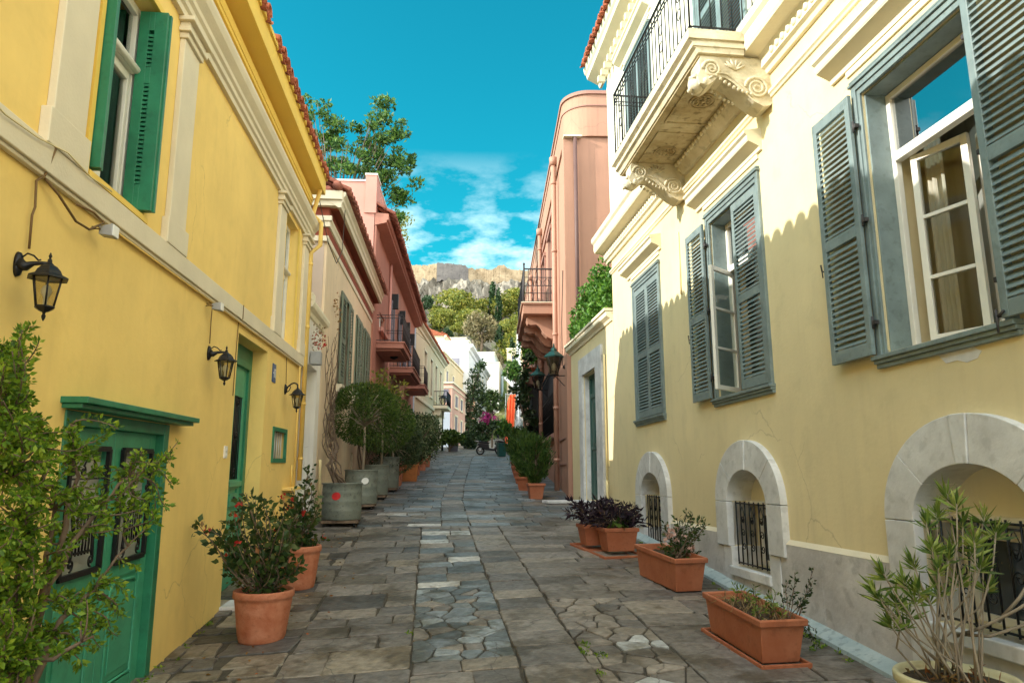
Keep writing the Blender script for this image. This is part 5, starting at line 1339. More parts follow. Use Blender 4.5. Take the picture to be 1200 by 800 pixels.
fwins(H_,p3.z,[(2,3.2,-3.4,-1.5),(6,7.2,-3.4,-1.5)])
H_,fr4,p4=pix_house('white_cornice_house',549,400,80,640,26,4.2,14,'farwhite','tall white house with a heavy cornice and arched window catching the sun up the street',roof='flat')
fwins(H_,p4.z,[(2.0,3.3,-8.2,-5.2),(6,7.2,-4.2,-2.2),(10,11.2,-4.2,-2.2),(14,15.2,-4.2,-2.2),(18,19.2,-4.2,-2.2),(6,7.4,-9,-6.2),(11,12.4,-9,-6.2),(16,17.4,-9,-6.2)])
H_.part('cornice','farwhite',lambda b:b.extr([(0,p4.z-1.2),(.15,p4.z-1.1),(.2,p4.z-.8),(.55,p4.z-.6),(.55,p4.z-.35),(0,p4.z-.3)],'y',-.3,26))
H_.part('end_window','greywin',lambda b:(b.box(-1.9,-1.0,-.06,-.003,p4.z-3.2,p4.z-1.9)))
H_,fr5,p5=pix_house('small_yellow_house',567,436,104,612,8,7,12,'farcream','small yellow hip-roofed house at the far bend of the street',roof='tile')
fwins(H_,p5.z,[(1.2,2.4,-4.6,-1.9),(4.2,5.4,-4.6,-1.9)])
H_.part('end_wall_window','greywin',lambda b:b.box(-3.6,-2.4,-.06,-.003,p5.z-4.5,p5.z-2))
H_,fr6,p6=pix_house('white_hill_house',585,425,118,640,12,13,9,'farwhite','plain white house on the rise beyond the small yellow house',roof='flat')
H_,fr7,p7=pix_house('white_hill_house',579,413,124,640,10,6,4.5,'farwhite','small white box of a house with one dark window perched above the plain white one',roof='flat')
H_.part('end_window','greywin',lambda b:b.box(-4,-2.2,-.06,-.003,p7.z-2.5,p7.z-.9))
pix_house('pale_flat_house',546,396,128,640,10,6,5,'farcream','low pale flat-roofed house at the foot of the hill above the white cornice house',roof='flat')
H_,_,pp=pix_house('tiled_hill_house',521,393,100,640,10,7,9,'farcream','cream hill house with a tiled roof just above the terrace house',roof='tile')
# right side far buildings
def r_house(name,px,py,y,vx,length,depth,h,m,label,**k):
    p=at(px,py,y); d=Vector(fdir(vx)).normalized(); fr=Frame((p.x,p.y,0),d,-1)
    return far_house(name,fr,0,length,depth,p.z-h,p.z,m,label,**k),fr,p
H_,_,pa=r_house('narrow_cream_house',594,409,104,612,20,9,15,'farcream','narrow cream house with small balconies rising beyond the orange awning',roof='flat')
H_.part('end_balcony','pale_trim',lambda b:(b.box(-2,-.2,-.6,-.01,pa.z-3.2,pa.z-3.0),b.box(-2,-.2,-.6,-.01,pa.z-6.2,pa.z-6.0)))
H_.part('end_window','greywin',lambda b:(b.box(-1.6,-.7,-.05,-.003,pa.z-2.9,pa.z-1.0)))
H_,_,pb=r_house('tall_white_house',606,390,84,600,16,9,16,'farwhite','tall white house edge standing right behind the big terracotta balcony',roof='flat')
H_.part('end_window','greywin',lambda b:(b.box(-2.6,-1.6,-.05,-.003,pb.z-4.6,pb.z-2.6),b.box(-2.6,-1.6,-.05,-.003,pb.z-8.6,pb.z-6.6)))
H_,_,pc=r_house('beige_tall_house',612,405,72,600,10,9,14,'farcream','beige house wall glimpsed under the terracotta balcony brackets',roof='flat')
H_.part('end_window','greywin',lambda b:(b.box(-2.0,-1.0,-.05,-.003,pc.z-4.0,pc.z-2.4)))

# ================================================================ terracotta building on the right
T=House('terracotta_house',TFm,18.2,-.4,'tall terracotta building with a rounded top corner, heavy bracketed balcony and painted drainpipes')
TH=[(21.9,26.9,1.75,3.9),(29,30.1,6.2,9.0),(22.9,24.1,6.0,8.7),(26.0,27.0,6.0,8.7),(33,34,6.2,9.0),(37,38,6.2,9.0),(41,42,6.2,9)]
house_shell(T,18.2,47,-.6,9.75,8,'terra',TH,.4)
def fn(b):
    pts=[]; r=.75
    # plan outline of the rounded top storey, extruded
    x=.05; u0=18.12
    out=[(x,47.0)]+[(x-r+r*math.cos(a),u0+r-r*math.sin(a)) for a in [i*math.pi/2/10 for i in range(11)]]+[(-8,u0),(-8,47)]
    b.extr([(p[0],p[1]) for p in out],'z',9.76,11.02)
T.part('rounded_parapet','terra',fn)
def fn(b):
    r=.78; x=.09; u0=18.07
    out=[(x,47.1)]+[(x-r+r*math.cos(a),u0+r-r*math.sin(a)) for a in [i*math.pi/2/10 for i in range(11)]]+[(-8,u0),(-8,47.1)]
    b.extr(out,'z',11.02,11.12)
    x=.075; u0=18.09; out=[(x,47.05)]+[(x-r+r*math.cos(a),u0+r-r*math.sin(a)) for a in [i*math.pi/2/10 for i in range(11)]]+[(-8,u0),(-8,47.05)]
    b.extr(out,'z',10.66,10.70)
T.part('coping','terra_dk',fn)
T.part('corner_ledge','pale_trim',lambda b:(b.box(-.42,.08,18.06,18.3,9.715,9.758)))
for u in (18.2,21.4,27.3,31.6,35.6,39.5,44): T.part('pilaster','terra',lambda b:b.box(0,.07,u,u+.55,-.6,9.7))
def fn(b):
    for w in (.75,1.45,): b.box(0,.03,18.8,21.3,w,w+.05)
    b.box(0,.05,27.9,47,4.9,5.1); b.box(0,.06,21.5,47,9.2,9.4)
T.part('joint_lines','terra_dk',fn)
for i,u in enumerate((20.6,27.2,34.0)):
    T.part('downpipe','pipe_t',lambda b:(b.tube([(.15,u,10.2),(.15,u,-.3)],.075,10),[b.lathe([(.09,-.04),(.09,.04)],(.15,u,z),10) for z in (9.4,7.2,4.6,2.4,.9)],b.lathe([(.12,-.15),(.13,.1),(.08,.12)],(.15,u,10.15),10)))
T.part('end_pipe',mat('dark_brown_pipe_paint',(.13,.07,.06),.6,.1,3),lambda b:b.tube([(-.24,18.12,9.72),(-.24,18.12,3.4)],.055,8))
for (a,c,z0,z1) in TH[1:]:
    F=T.part('window','terra_dk',lambda b:(b.box(0,.06,a-.15,a,z0,z1+.1),b.box(0,.06,c,c+.15,z0,z1+.1),b.box(0,.1,a-.2,c+.2,z1,z1+.15)))
    T.part('pane','greywin',lambda b:b.box(-.2,-.15,a,c,z0,z1),F)
def fn(b):
    x=.10
    for z in (1.85,2.4,3.0,3.75): b.tube([(x,21.9,z),(x,26.9,z)],.02,5)
    for k in range(36): b.tube([(x,21.95+k*.14,1.75),(x,21.95+k*.14,3.9)],.012,4)
    for k in range(8): scroll(b,(22.3+k*.6,2.7),.2,1.3,.012,x=x)
G=T.part('barred_window','greywin',lambda b:b.box(-.15,-.12,21.9,26.9,1.75,3.9)); T.part('iron_grille','iron',fn,G)
T.part('window_ledge','terra_dk',lambda b:b.box(0,.14,21.8,27,1.60,1.75),G)
# bracketed balcony
def tb():
    u0,u1,vo=21.75,26.6,1.06
    S=T.part('balcony','terra',lambda b:(b.box(0,vo,u0,u1,5.50,5.80),b.box(0,vo+.05,u0-.05,u1+.05,5.80,5.85)),bevel=.01)
    for u in (22.3,23.7,25.1,26.3):
        prof=[(0,5.498),(.92,5.498),(.95,5.36),(.90,5.24),(.78,5.20),(.62,5.22),(.5,5.12),(.40,4.95),(.28,4.82),(.15,4.76),(0,4.74)]
        T.part('bracket','terra',lambda b:b.extr(prof,'y',u-.19,u+.19),S,.015)
    def rl(b):
        z0,z1=5.88,6.98
        for z in (z0+.03,z1,z1-.28,z1-.55,z0+.3): b.tube([(.02,u0+.04,z),(vo-.03,u0+.04,z),(vo-.03,u1-.04,z),(.02,u1-.04,z)],.014 if z!=z1 else .03,5,sm=False)
        for k in range(34): uu=u0+.04+(u1-u0-.08)*k/33; b.tube([(vo-.03,uu,z0-.03),(vo-.03,uu,z1)],.012,4)
        for k in range(8): vv=.04+(vo-.07)*k/7; b.tube([(vv,u0+.04,z0-.03),(vv,u0+.04,z1)],.011,4)
        for (v,u) in ((vo-.03,u0+.04),(vo-.03,u1-.04),(vo-.03,(u0+u1)/2)): b.tube([(v,u,5.86),(v,u,7.1)],.028,6); b.lathe([(.001,7.2),(.045,7.15),(.02,7.1)],(v,u,0),8)
        for k in range(3): b.tube([(.3+k*.27+.09*math.cos(t*.7),u0+.04,z0+.65+.12*math.sin(t*.7)) for t in range(10)],.01,4)
    T.part('railing','iron_soft',rl,S)
    T.part('floor_edge','pale_trim',lambda b:b.box(0,vo+.06,u0-.06,u1+.06,5.852,5.88),S)
tb()
T.part('porch_canopy','terra_dk',lambda b:(b.box(0,.66,30.4,33.4,4.35,4.75),b.box(0,.72,30.3,33.5,4.75,4.85)),bevel=.01)
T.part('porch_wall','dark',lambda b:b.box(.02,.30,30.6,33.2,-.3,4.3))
T.part('wall_cable','cable',lambda b:b.tube([(.10,18.6,6.0),(.12,18.9,4.6),(.12,18.9,3.4)],.012,4))
# street lanterns on the terracotta wall
def street_lantern(u,w,vc,sc,label):
    o=on_wall(TFm,'street_lantern',0,u,w,label,'street lamp','green patina lanterns on the terracotta wall')
    b=MB(); b.tube([(0,0,0),(.62,0,0)],.014,6); b.tube([(0,0,-.30),(.10,0,-.26),(.22,0,-.12),(.34,0,-.01)],.011,6); b.box(-.0,.02,-.03,.03,-.4,.15); b.lathe([(.001,.2),(.05,.17),(.05,.1),(.001,.08)],(.07,0,.1),8); b.build('bracket','iron',o)
    b=MB(); b.lathe([(.13,0),(.12,.02),(.19,.50),(.205,.50),(.145,.0)],(vc,0,.02),4,sm=False,cap=False)
    b=MB()
    for k in range(4):
        a=math.pi/4+k*math.pi/2; c_,s_=math.cos(a),math.sin(a); b.tube([(vc+.12*c_,.12*s_,.03),(vc+.235*c_,.235*s_,.50)],.012,5)
    b.lathe([(.125,.0),(.13,.03),(.02,.03)],(vc,0,0),4,sm=False); b.tube([(vc,0,-.08),(vc,0,.02)],.018,6); b.build('lantern_frame','iron',o)
    b=MB(); b.lathe([(.26,.50),(.27,.53),(.12,.66),(.08,.67),(.09,.72),(.03,.78),(.02,.86),(.001,.90)],(vc,0,0),4,sm=False); 
    b.build('lantern_cap','teal',o)
    b=MB(); b.lathe([(.115,.03),(.225,.50)],(vc,0,0),4,sm=False,cap=False); b.build('lantern_glass','frost',o)
    b=MB(); b.lathe([(.001,.12),(.05,.14),(.07,.22),(.05,.32),(.001,.36)],(vc,0,0),10); b.build('bulb','bulb',o)
    o.scale=(sc,)*3
street_lantern(18.75,3.10,.36,1.0,'large square street lantern with green patina cap on the near corner of the terracotta wall')
street_lantern(24.2,3.35,.45,1.0,'second street lantern seen just left of and behind the large patina one')
# creeper by the porch
o=empty('creeper',TFm.pt(.5,30.3,.45)); tag(o,'dark climbing creeper hanging beside the porch under the terracotta balcony','creeper'); rg=np.random.default_rng(6); C_=[]
bs_=Vector(o.location); b=MB()
for i in range(34):
    w_=rg.uniform(1.2,5.6); v_=.55+.22*math.sin(w_*1.9)+rg.normal()*.12; p=TFm.pt(v_,30.3+rg.normal()*.4,w_)-bs_; C_.append(ball_pts(p,rg.uniform(.14,.26),60,rg,.3))
b.tube([(0,0,0),(.0,0,1.5),(-.3,0,3),(-.2,0,4.6)],[.06,.05,.04,.02],6); b.build('stems','wood',o); leaves('foliage',np.concatenate(C_),LF['dark'],o,.16,2,.6)
o=empty('potted_shrub',TFm.pt(.3,31.5,4.87)); tag(o,'bright green bush on the roof of the terracotta porch','shrub'); bs_=Vector(o.location)
b=MB(); b.lathe([(.2,-.05),(.26,.3),(.29,.3),(.29,.34),(.2,.34)],n=12); b.build('pot','pot',o); leaves('foliage',np.concatenate([ball_pts((rg.normal()*.4,rg.normal()*.3,.8+rg.random()*.9),.4,90,rg,.3) for _ in range(14)]),LF['ivy'],o,.17,9,.6)
# ================================================================ plants, pots and things on the street
def gp(px,py,back=0):
    """ground point seen at a pixel"""
    d=ray(px,py); t=-1.87/(d.z-.065*d.y); p=d*t; return Vector((p.x,p.y+back,gz(p.x,p.y+back)))
def round_pot(name,loc,r,h,m,label,cat='plant pot',group=None,soilc=True,squat=.78):
    o=empty(name,loc); tag(o,label,cat,group)
    b=MB(); b.lathe([(.02,0),(r*squat*.92,0),(r*squat*.95,.02),(r*squat,h*.12),(r*.93,h*.78),(r*.94,h*.84),(r*.985,h*.86),(r*1.0,h*.90),(r*1.0,h*.97),(r*.985,h),(r*.91,h),(r*.89,h*.93),(r*.86,h*.88),(.02,h*.88)],n=40,cap=False); b.build('pot_body',m,o)
    b=MB(); rg=np.random.default_rng(int(r*1000)); b.lathe([(r*.87,h*.89),(r*.5,h*.905),(.01,h*.92)],n=20,cap=False); b.build('soil','soil',o)
    return o
def twig_plant(o,start,tips,rng,m,stem='wood',r0=.012,leaf=.04,nleaf=14,hubs=None,aspect=.5,seed=1,bend=.08,along=.55,name='foliage',lsp=.05):
    b=MB(); C_=[];D_=[]
    for i,t in enumerate(tips):
        t=Vector(t); s0=Vector(start)+Vector(rng.normal(size=3))*.02
        if hubs is not None: 
            h=min(hubs,key=lambda q:(Vector(q)-t).length+rng.uniform(0,.1)); s0=Vector(h)
        m1=s0.lerp(t,.35)+Vector(rng.normal(size=3))*bend; m2=s0.lerp(t,.7)+Vector(rng.normal(size=3))*bend*.7
        pts=[s0,m1,m2,t]; P_=[]
        for k in range(9):
            q=k/8*3; a=min(2,int(q)); f=q-a; P_.append(pts[a].lerp(pts[a+1],f))
        for _ in range(1):
            P_=[P_[0]]+[(P_[j-1]+P_[j]*2+P_[j+1])/4 for j in range(1,8)]+[P_[8]]
        b.tube(P_,[r0*(1-.8*k/8)+.0012 for k in range(9)],5)
        L=(t-s0).length
        for k in range(nleaf):
            q=along*0+(1-along)+along*rng.random()**.8; j=min(7,int(q*8)); p=P_[j].lerp(P_[j+1],q*8-j); dd=(P_[j+1]-P_[j]).normalized()
            side=Vector(rng.normal(size=3)); side=(side-dd*side.dot(dd)).normalized(); C_.append(p+side*lsp*rng.random()); D_.append(dd*.6+side*.9)
    b.build('stems',stem,o)
    return leaves(name,np.array([list(c) for c in C_]),m,o,leaf,seed,aspect,dirs=np.array([list(c) for c in D_]),jit=.3)

# leafy shrub in front of the near green door
def shrub():
    base=Vector((-1.93,3.35,gz(-1.93,3.35))); o=empty('leafy_shrub',base); tag(o,'big light green leafy shrub in front of the near green double door, lower left','shrub')
    rg=np.random.default_rng(31)
    def pp(px,py,y): 
        p=at(px,py,y); p.x=max(p.x,-2.16); return p-base
    stems=[[(8,860,3.45),(30,790,3.45),(50,700,3.5),(62,600,3.6),(40,500,3.55),(18,420,3.5)],
           [(5,860,3.4),(20,760,3.35),(60,680,3.5),(110,600,3.75),(150,560,3.95),(188,540,4.1)],
           [(12,860,3.3),(20,720,3.25),(25,600,3.25),(10,500,3.25)],
           [(14,860,3.4),(60,740,3.5),(110,690,3.7),(150,640,3.85)],
           [(0,860,3.2),(10,780,3.15),(60,770,3.25),(110,745,3.4)],
           [(20,840,3.4),(70,640,3.6),(90,560,3.75),(80,500,3.75)]]
    b=MB(); hubs=[]
    for s in stems:
        P_=[pp(*q) for q in s]; n=len(P_); D=[]
        for i in range(n-1):
            for k in range(4): D.append(P_[i].lerp(P_[i+1],k/4)+Vector(rg.normal(size=3))*.008)
        D.append(P_[-1]); b.tube(D,[.019-.015*k/len(D) for k in range(len(D))],6); hubs+=D[4:]
    b.build('trunk','wood',o)
    poly=[(0,395),(35,380),(48,430),(30,470),(62,500),(100,485),(140,500),(165,520),(205,525),(200,590),(188,620),(150,640),(160,672),(130,690),(112,720),(140,735),(120,760),(60,770),(45,800),(0,840)]
    def inside(x,y):
        c=False; n=len(poly)
        for i in range(n):
            x1,y1=poly[i];x2,y2=poly[(i+1)%n]
            if (y1>y)!=(y2>y) and x<(x2-x1)*(y-y1)/(y2-y1)+x1: c=not c
        return c
    tips=[]
    while len(tips)<330:
        x,y=rg.uniform(-30,212),rg.uniform(378,850)
        if (x<0 or inside(x,y)) and not (y<470 and x>52 ):
            if x>95 and y<650 and rg.random()<.5: continue
            if x>60 and y>610 and rg.random()<.6: continue
            tips.append(pp(x,y,3.15+.95*max(0,x)/200+rg.uniform(-.3,.25)))
    for q in ((40,382),(46,400),(30,385),(208,518),(200,535),(206,560),(196,595),(186,610),(150,700),(148,722),(138,745),(120,735),(96,780),(130,712),(160,668)): tips.append(pp(q[0],q[1],3.2+.9*q[0]/200))
    twig_plant(o,(0,0,0),tips,rg,LF['shrub'],'wood',.004,.027,56,hubs,aspect=.5,seed=3,bend=.03,along=.92,lsp=.018)
shrub()

def rose(px,py,r,h,tips_px,label,grp='terracotta pots with rose bushes',seed=2,depth_sp=.3,nl=33,fl=9,soil_y=None):
    g=gp(px,py); g.y+=r*.6; g.z=gz(g.x,g.y)
    o=round_pot('potted_rose',g,r,h,'pot',label,'potted plant',grp); rg=np.random.default_rng(seed)
    tips=[]
    for (x,y) in tips_px:
        for _ in range(2):
            tips.append(at(x+rg.normal()*5,y+rg.normal()*5,g.y+rg.uniform(-depth_sp,depth_sp))-g)
    twig_plant(o,(0,0,h*.9),tips,rg,LF['rose'],'wood',.008,.062,nl,aspect=.62,seed=seed,bend=.07,along=.72,lsp=.05)
    leaves('low_leaves',ball_pts((0,0,h*.98),r*.7,110,rg,.1,(1,1,.35)),LF['rose'],o,.06,seed+1,.5)
    C_=[tips[int(k)] for k in rg.integers(0,len(tips),fl)]; 
    leaves('flowers',np.concatenate([ball_pts(c,.035,9,rg,.2) for c in C_]),LF['flower_r'],o,.035,seed+4,.8)
    leaves('yellowing_leaves',np.array([list(tips[int(k)].lerp(Vector((0,0,h)),rg.uniform(0,.5))) for k in rg.integers(0,len(tips),22)]),LF['autumn'],o,.06,seed+9,.6)
    return o
rose(345,683,.27,.50,[(322,600),(335,585),(350,572),(362,565),(372,585),(375,605),(368,620),(355,600),(345,590),(335,615),(350,625),(360,635),(328,630),(375,630),(365,545)],'terracotta pot with a rose bush beside the doorstep, the farther of the two',seed=5)
rose(302,740,.275,.45,[(232,623),(250,615),(262,628),(272,610),(280,592),(292,588),(288,578),(300,600),(312,590),(322,605),(335,610),(345,625),(350,650),(340,665),(325,640),(310,625),(295,620),(280,640),(265,660),(270,645),(318,660),(330,655),(300,650),(345,600)],'large terracotta pot with a straggly red-flowered rose bush, nearest on the left',seed=8)

# tin drums used as planters
def drum(loc,r,h,label,daub=None,dolly=True,grp='grey tin drums used as planters'):
    o=empty('drum_planter',loc); tag(o,label,'planter',grp); z0=.12 if dolly else 0
    b=MB(); pr=[(.02,z0),(r*.97,z0),(r,z0+.02)]
    for k in range(3):
        z=z0+h*(.25+.25*k); pr+=[(r,z-.02),(r+.006,z),(r,z+.02)]
    pr+=[(r,z0+h-.03),(r+.018,z0+h-.015),(r+.018,z0+h),(r-.01,z0+h),(r-.02,z0+h-.06),(.02,z0+h-.06)]
    b.lathe(pr,n=36,cap=False); b.build('drum','barrel',o)
    b=MB(); b.lathe([(r-.02,z0+h-.05),(.02,z0+h-.03)],n=20,cap=False); b.build('soil','soil',o)
    if dolly:
        b=MB(); b.box(-r*.9,r*.9,-r*.9,r*.9,.07,.115); b.build('dolly','wood',o)
        for sx in (-1,1):
            for sy in (-1,1):
                c=MB(); c.tube([(sx*r*.75-.02,sy*r*.75,.035),(sx*r*.75+.02,sy*r*.75,.035)],.035,10); c.build('castor','rubber',o)
    if daub:
        ax,az,rr,mm=daub; b=MB(); n=14; ids=[]
        for k in range(n):
            a=2*math.pi*k/n; q=rr*(1+.08*math.sin(2*a+1)); an=ax+math.cos(a)*q/r; ids.append(b.P((r+.008)*math.cos(an),(r+.008)*math.sin(an),az+math.sin(a)*q))
        b.face(ids); b.build('painted_daub' if mm=='red' else 'round_sticker',mm,o)
    return o
drum((-1.60,13.75,gz(-1.6,13.75)),.36,.66,'grey tin drum with a red daub of paint standing on castors below the bare vine',(-1.75,.55,.075,'red'))
d2=drum((-1.50,16.35,gz(-1.50,16.35)),.36,.74,'grey tin drum with a round white sticker holding the clipped bay tree',(-1.25,.62,.075,'white'))
drum((-1.36,18.4,gz(-1.36,18.4)),.34,.74,'plain grey tin drum behind the bay tree drum')
drum((-1.2,20.4,gz(-1.2,20.4)),.36,.84,'taller plain grey drum, farthest of the row, half hidden by foliage')
def lollipop(x,y,zt,r,label,m='bay',n=9000,sq=(1,1,.9),leaf=.055,name='bay_tree',trunk=True,seed=3,zb=.7):
    z=gz(x,y); o=empty(name,(x,y,z+zb)); tag(o,label,'tree' if trunk else 'shrub'); rg=np.random.default_rng(seed); b=MB(); cz=zt-z-zb-r*sq[2]
    b.tube([(0,0,-.05),(.02,0,cz*.5),(0,.02,cz)],[.035,.03,.028],8)
    C_=[ball_pts((0,0,cz),r*.96,n//2,rg,.86,sq)]
    for i in range(26):
        d=rg.normal(size=3); d/=np.linalg.norm(d); c=np.array([0,0,cz])+d*r*.78*np.array(sq); b.tube([(0,0,cz*.8),Vector(c)*.6+Vector((0,0,cz*.4)),Vector(c)],[.02,.012,.005],5)
        C_.append(ball_pts(c,r*rg.uniform(.22,.34),n//52,rg,.3,sq))
    b.build('trunk','woodlt',o); leaves('crown',np.concatenate(C_),LF[m],o,leaf,seed,.5,up=.2)
    return o
lollipop(-1.48,16.35,2.02,.80,'round clipped bay tree on a bare stem growing from the stickered drum',seed=3)
lollipop(-1.22,18.5,2.02,.86,'second round bay tree merging behind the first',seed=4,n=8000)
lollipop(-1.05,20.6,1.75,.85,'dark bushy bay tree, third in the row and lowest',seed=6,n=7000,sq=(1,1,1.1),m='dark')
# loose wild sprays above the bays
o=empty('oleander_spray',(-1.75,19.3,gz(-1.75,19.3))); tag(o,'loose yellow-green sprays rising above the clipped bay trees against the salmon wall','shrub'); rg=np.random.default_rng(77)
tips=[at(x,y,19.3)-Vector(o.location) for x,y in ((432,448),(440,436),(450,432),(462,440),(470,446),(446,452),(458,452),(436,460),(428,455),(466,455),(452,442),(475,450))]
twig_plant(o,(0,0,.6),tips,rg,LF['hill1'],'wood',.02,.11,90,aspect=.4,seed=4,bend=.12,along=.45,lsp=.10)
# pots and shrubs further up on the left
def crate_shrub(x,y,w,h,zt,rr,m,label,box='crate',name='potted_shrub',n=3500,leaf=.09,seed=1,grp='potted shrubs along the salmon house'):
    z=gz(x,y); o=empty(name,(x,y,z)); tag(o,label,'potted plant',grp); rg=np.random.default_rng(seed)
    b=MB(); t=.86
    b.hexa([(-w/2*t,-w/2*t,0),(w/2*t,-w/2*t,0),(w/2*t,w/2*t,0),(-w/2*t,w/2*t,0),(-w/2,-w/2,h),(w/2,-w/2,h),(w/2,w/2,h),(-w/2,w/2,h)]); b.box(-w/2-.02,w/2+.02,-w/2-.02,w/2+.02,h,h+.05); b.build('pot_body',box,o,.01)
    b=MB(); b.tube([(0,0,h),(0,0,(zt-z)*.6)],[.04,.02],6); C_=[]
    for i in range(16):
        c=np.array([rg.normal()*rr*.4,rg.normal()*rr*.4,h+ (zt-z-h)*rg.uniform(.12,.92)]); C_.append(ball_pts(c,rr*rg.uniform(.35,.6),n//16,rg,.3)); b.tube([(0,0,h),tuple(c)],[.02,.006],4)
    b.build('stems','wood',o); leaves('foliage',np.concatenate(C_),LF[m],o,leaf,seed,.5,up=.4); return o
crate_shrub(-.78,24.2,.85,.50,1.75,.85,'variegated','variegated white-and-green shrub in an orange wooden crate past the drums',seed=2,n=4200)
crate_shrub(-.62,27.0,.6,.45,2.05,.8,'dark','dark bushy shrub just beyond the variegated shrub in its orange crate',seed=3,box='pot')
crate_shrub(-.42,29.6,.6,.45,2.25,.8,'dark','dark shrub in a pot, last but one up the left side',seed=4,box='pot')
crate_shrub(-.25,32.2,.6,.45,2.45,.8,'bay','dark shrub farthest up the left side, beneath the last salmon balcony',seed=5,box='pot')
crate_shrub(-1.15,22.4,.7,.5,1.7,.7,'dark','low dark shrub between the last drum and the variegated shrub',seed=6,box='pot')

# conifers in pots on the right
def conifer(x,y,h,r,label,seed,first=None):
    z=gz(x,y); o=empty('potted_conifer',(x,y,z)); tag(o,label,'potted plant','potted conifers along the terracotta wall'); rg=np.random.default_rng(seed)
    b=MB(); w=.42; b.hexa([(-.15,-.15,0),(.15,-.15,0),(.15,.15,0),(-.15,.15,0),(-.2,-.2,.33),(.2,-.2,.33),(.2,.2,.33),(-.2,.2,.33)]); b.box(-.225,.225,-.225,.225,.33,.40); b.build('pot_body','planter',o,.01)
    b=MB(); C_=[];D_=[]
    for i in range(150):
        a=rg.uniform(0,6.28); q=rg.random(); zz=.42+(h-.42)*q; rad=r*(math.sin(min(1,(q*1.25+.12))*math.pi*.62))*rg.uniform(.55,1.05)
        if q>.85: rad*=(1-q)/.15*.6+.4
        tip=Vector((math.cos(a)*rad,math.sin(a)*rad,zz)); s0=Vector((0,0,max(.38,zz-.45))); 
        if i%3==0: b.tube([s0,tip],[.008,.002],4)
        for k in range(34):
            t=rg.uniform(.45,1.05); p=s0.lerp(tip,t)+Vector(rg.normal(size=3))*.035; C_.append(list(p)); D_.append(list((tip-s0).normalized()+Vector((0,0,.6))))
    b.tube([(0,0,.35),(0,0,h*.7)],[.025,.01],6); b.build('trunk','wood',o)
    leaves('foliage',C_,LF['conifer'],o,.085,seed,.28,dirs=D_,jit=.35); return o
cl=['nearest feathery conifer in a square orange pot by the terracotta wall','second feathery conifer behind the nearest one','third potted conifer of the row by the terracotta wall','fourth potted conifer of the row by the terracotta wall','farthest potted conifer in the row by the terracotta wall']
cf=conifer(2.72,18.35,1.62,.46,cl[0],1)
for i,(x,y,s) in enumerate(((2.78,20.6,1.0),(2.98,22.9,1.02),(3.2,25.4,1.08),(3.45,28.3,1.1))):
    o=dup(cf,loc=(x,y,gz(x,y)),rz=1.3*i+.8,scale=s); tag(o,cl[i+1],'potted plant','potted conifers along the terracotta wall')

# rectangular planters on the right
def box_planter(name,loc,rz,L,Wd,h,label,tray=True,short=False,grp='orange plastic planters along the pale house'):
    o=empty(name,loc,rz); tag(o,label,'planter',grp)
    b=MB(); t=.80
    def ring(w,l,z): return [(-w/2,-l/2,z),(w/2,-l/2,z),(w/2,l/2,z),(-w/2,l/2,z)]
    R=[ring(Wd*t,L*(1-(1-t)*Wd/L*1.2),.03),ring(Wd*.95,L*.98,h-.055),ring(Wd*1.04,L*1.03,h-.055),ring(Wd*1.05,L*1.035,h-.01),ring(Wd*1.03,L*1.02,h),ring(Wd*.93,L*.96,h),ring(Wd*.88,L*.94,h-.10)]
    ids=[[b.P(*p) for p in r] for r in R]
    for a,c in zip(ids,ids[1:]):
        for k in range(4): b.face((a[k],a[(k+1)%4],c[(k+1)%4],c[k]))
    b.face(ids[0][::-1]); b.face(ids[-1]); b.build('planter_body','planter',o,.012)
    b=MB(); n=6; I=[]; rg=random.Random(int(L*100))
    w2,l2=Wd*.44,L*.47
    I=[[b.P(-w2+2*w2*i/n,-l2+2*l2*j/12,h-.075+rg.uniform(-.012,.02)) for i in range(n+1)] for j in range(13)]
    for j in range(12):
        for i in range(n): b.face((I[j][i],I[j][i+1],I[j+1][i+1],I[j+1][i]))
    b.build('soil','soil',o)
    if tray:
        b=MB(); w,l=Wd*.98,L*1.04; b.box(-w/2,w/2,-l/2,l/2,.003,.012)
        for (x0,x1,y0,y1) in ((-w/2-.02,-w/2,-l/2-.02,l/2+.02),(w/2,w/2+.02,-l/2-.02,l/2+.02),(-w/2,w/2,-l/2-.02,-l/2),(-w/2,w/2,l/2,l/2+.02)): b.box(x0,x1,y0,y1,.002,.045)
        b.build('tray','planter',o,.005)
    return o
p3_=gp(917,782); x3,y3=p3_.x,p3_.y+.46
pl=box_planter('long_planter',(x3-.03,y3,gz(x3,y3)),R_(4),.98,.40,.37,'long orange planter of dried stalks, nearest on the right, standing in its tray')
def slope(o): o.rotation_euler[0]=math.atan(.065)
slope(pl)
rg=np.random.default_rng(41)
def dry(o,h,L,Wd):
    b=MB()
    for i in range(70):
        y=rg.uniform(-L*.42,L*.42); x=rg.uniform(-Wd*.36,Wd*.36); l=rg.uniform(.06,.22); a=rg.uniform(0,6.28); b.tube([(x,y,h-.07),(x+math.cos(a)*l*.4,y+math.sin(a)*l*.4,h-.03+rg.uniform(0,.07)),(x+math.cos(a)*l,y+math.sin(a)*l,h-.06+rg.uniform(-.01,.06))],[.003,.0025,.0015],4)
    b.build('dry_stalks',mat('straw_stalks',(.30,.20,.09),.9,.3,5),o)
dry(pl,.37,.98,.40)
tips=[Vector((rg.uniform(-.12,.14),rg.uniform(-.38,.35),rg.uniform(.40,.52))) for _ in range(14)]
twig_plant(pl,(0,0,.3),tips,rg,LF['olean'],'wood',.003,.05,16,hubs=[(t.x*.8,t.y*.9,.3) for t in tips],aspect=.3,seed=2,bend=.02,along=.8,lsp=.01)
b0=Vector(pl.location)
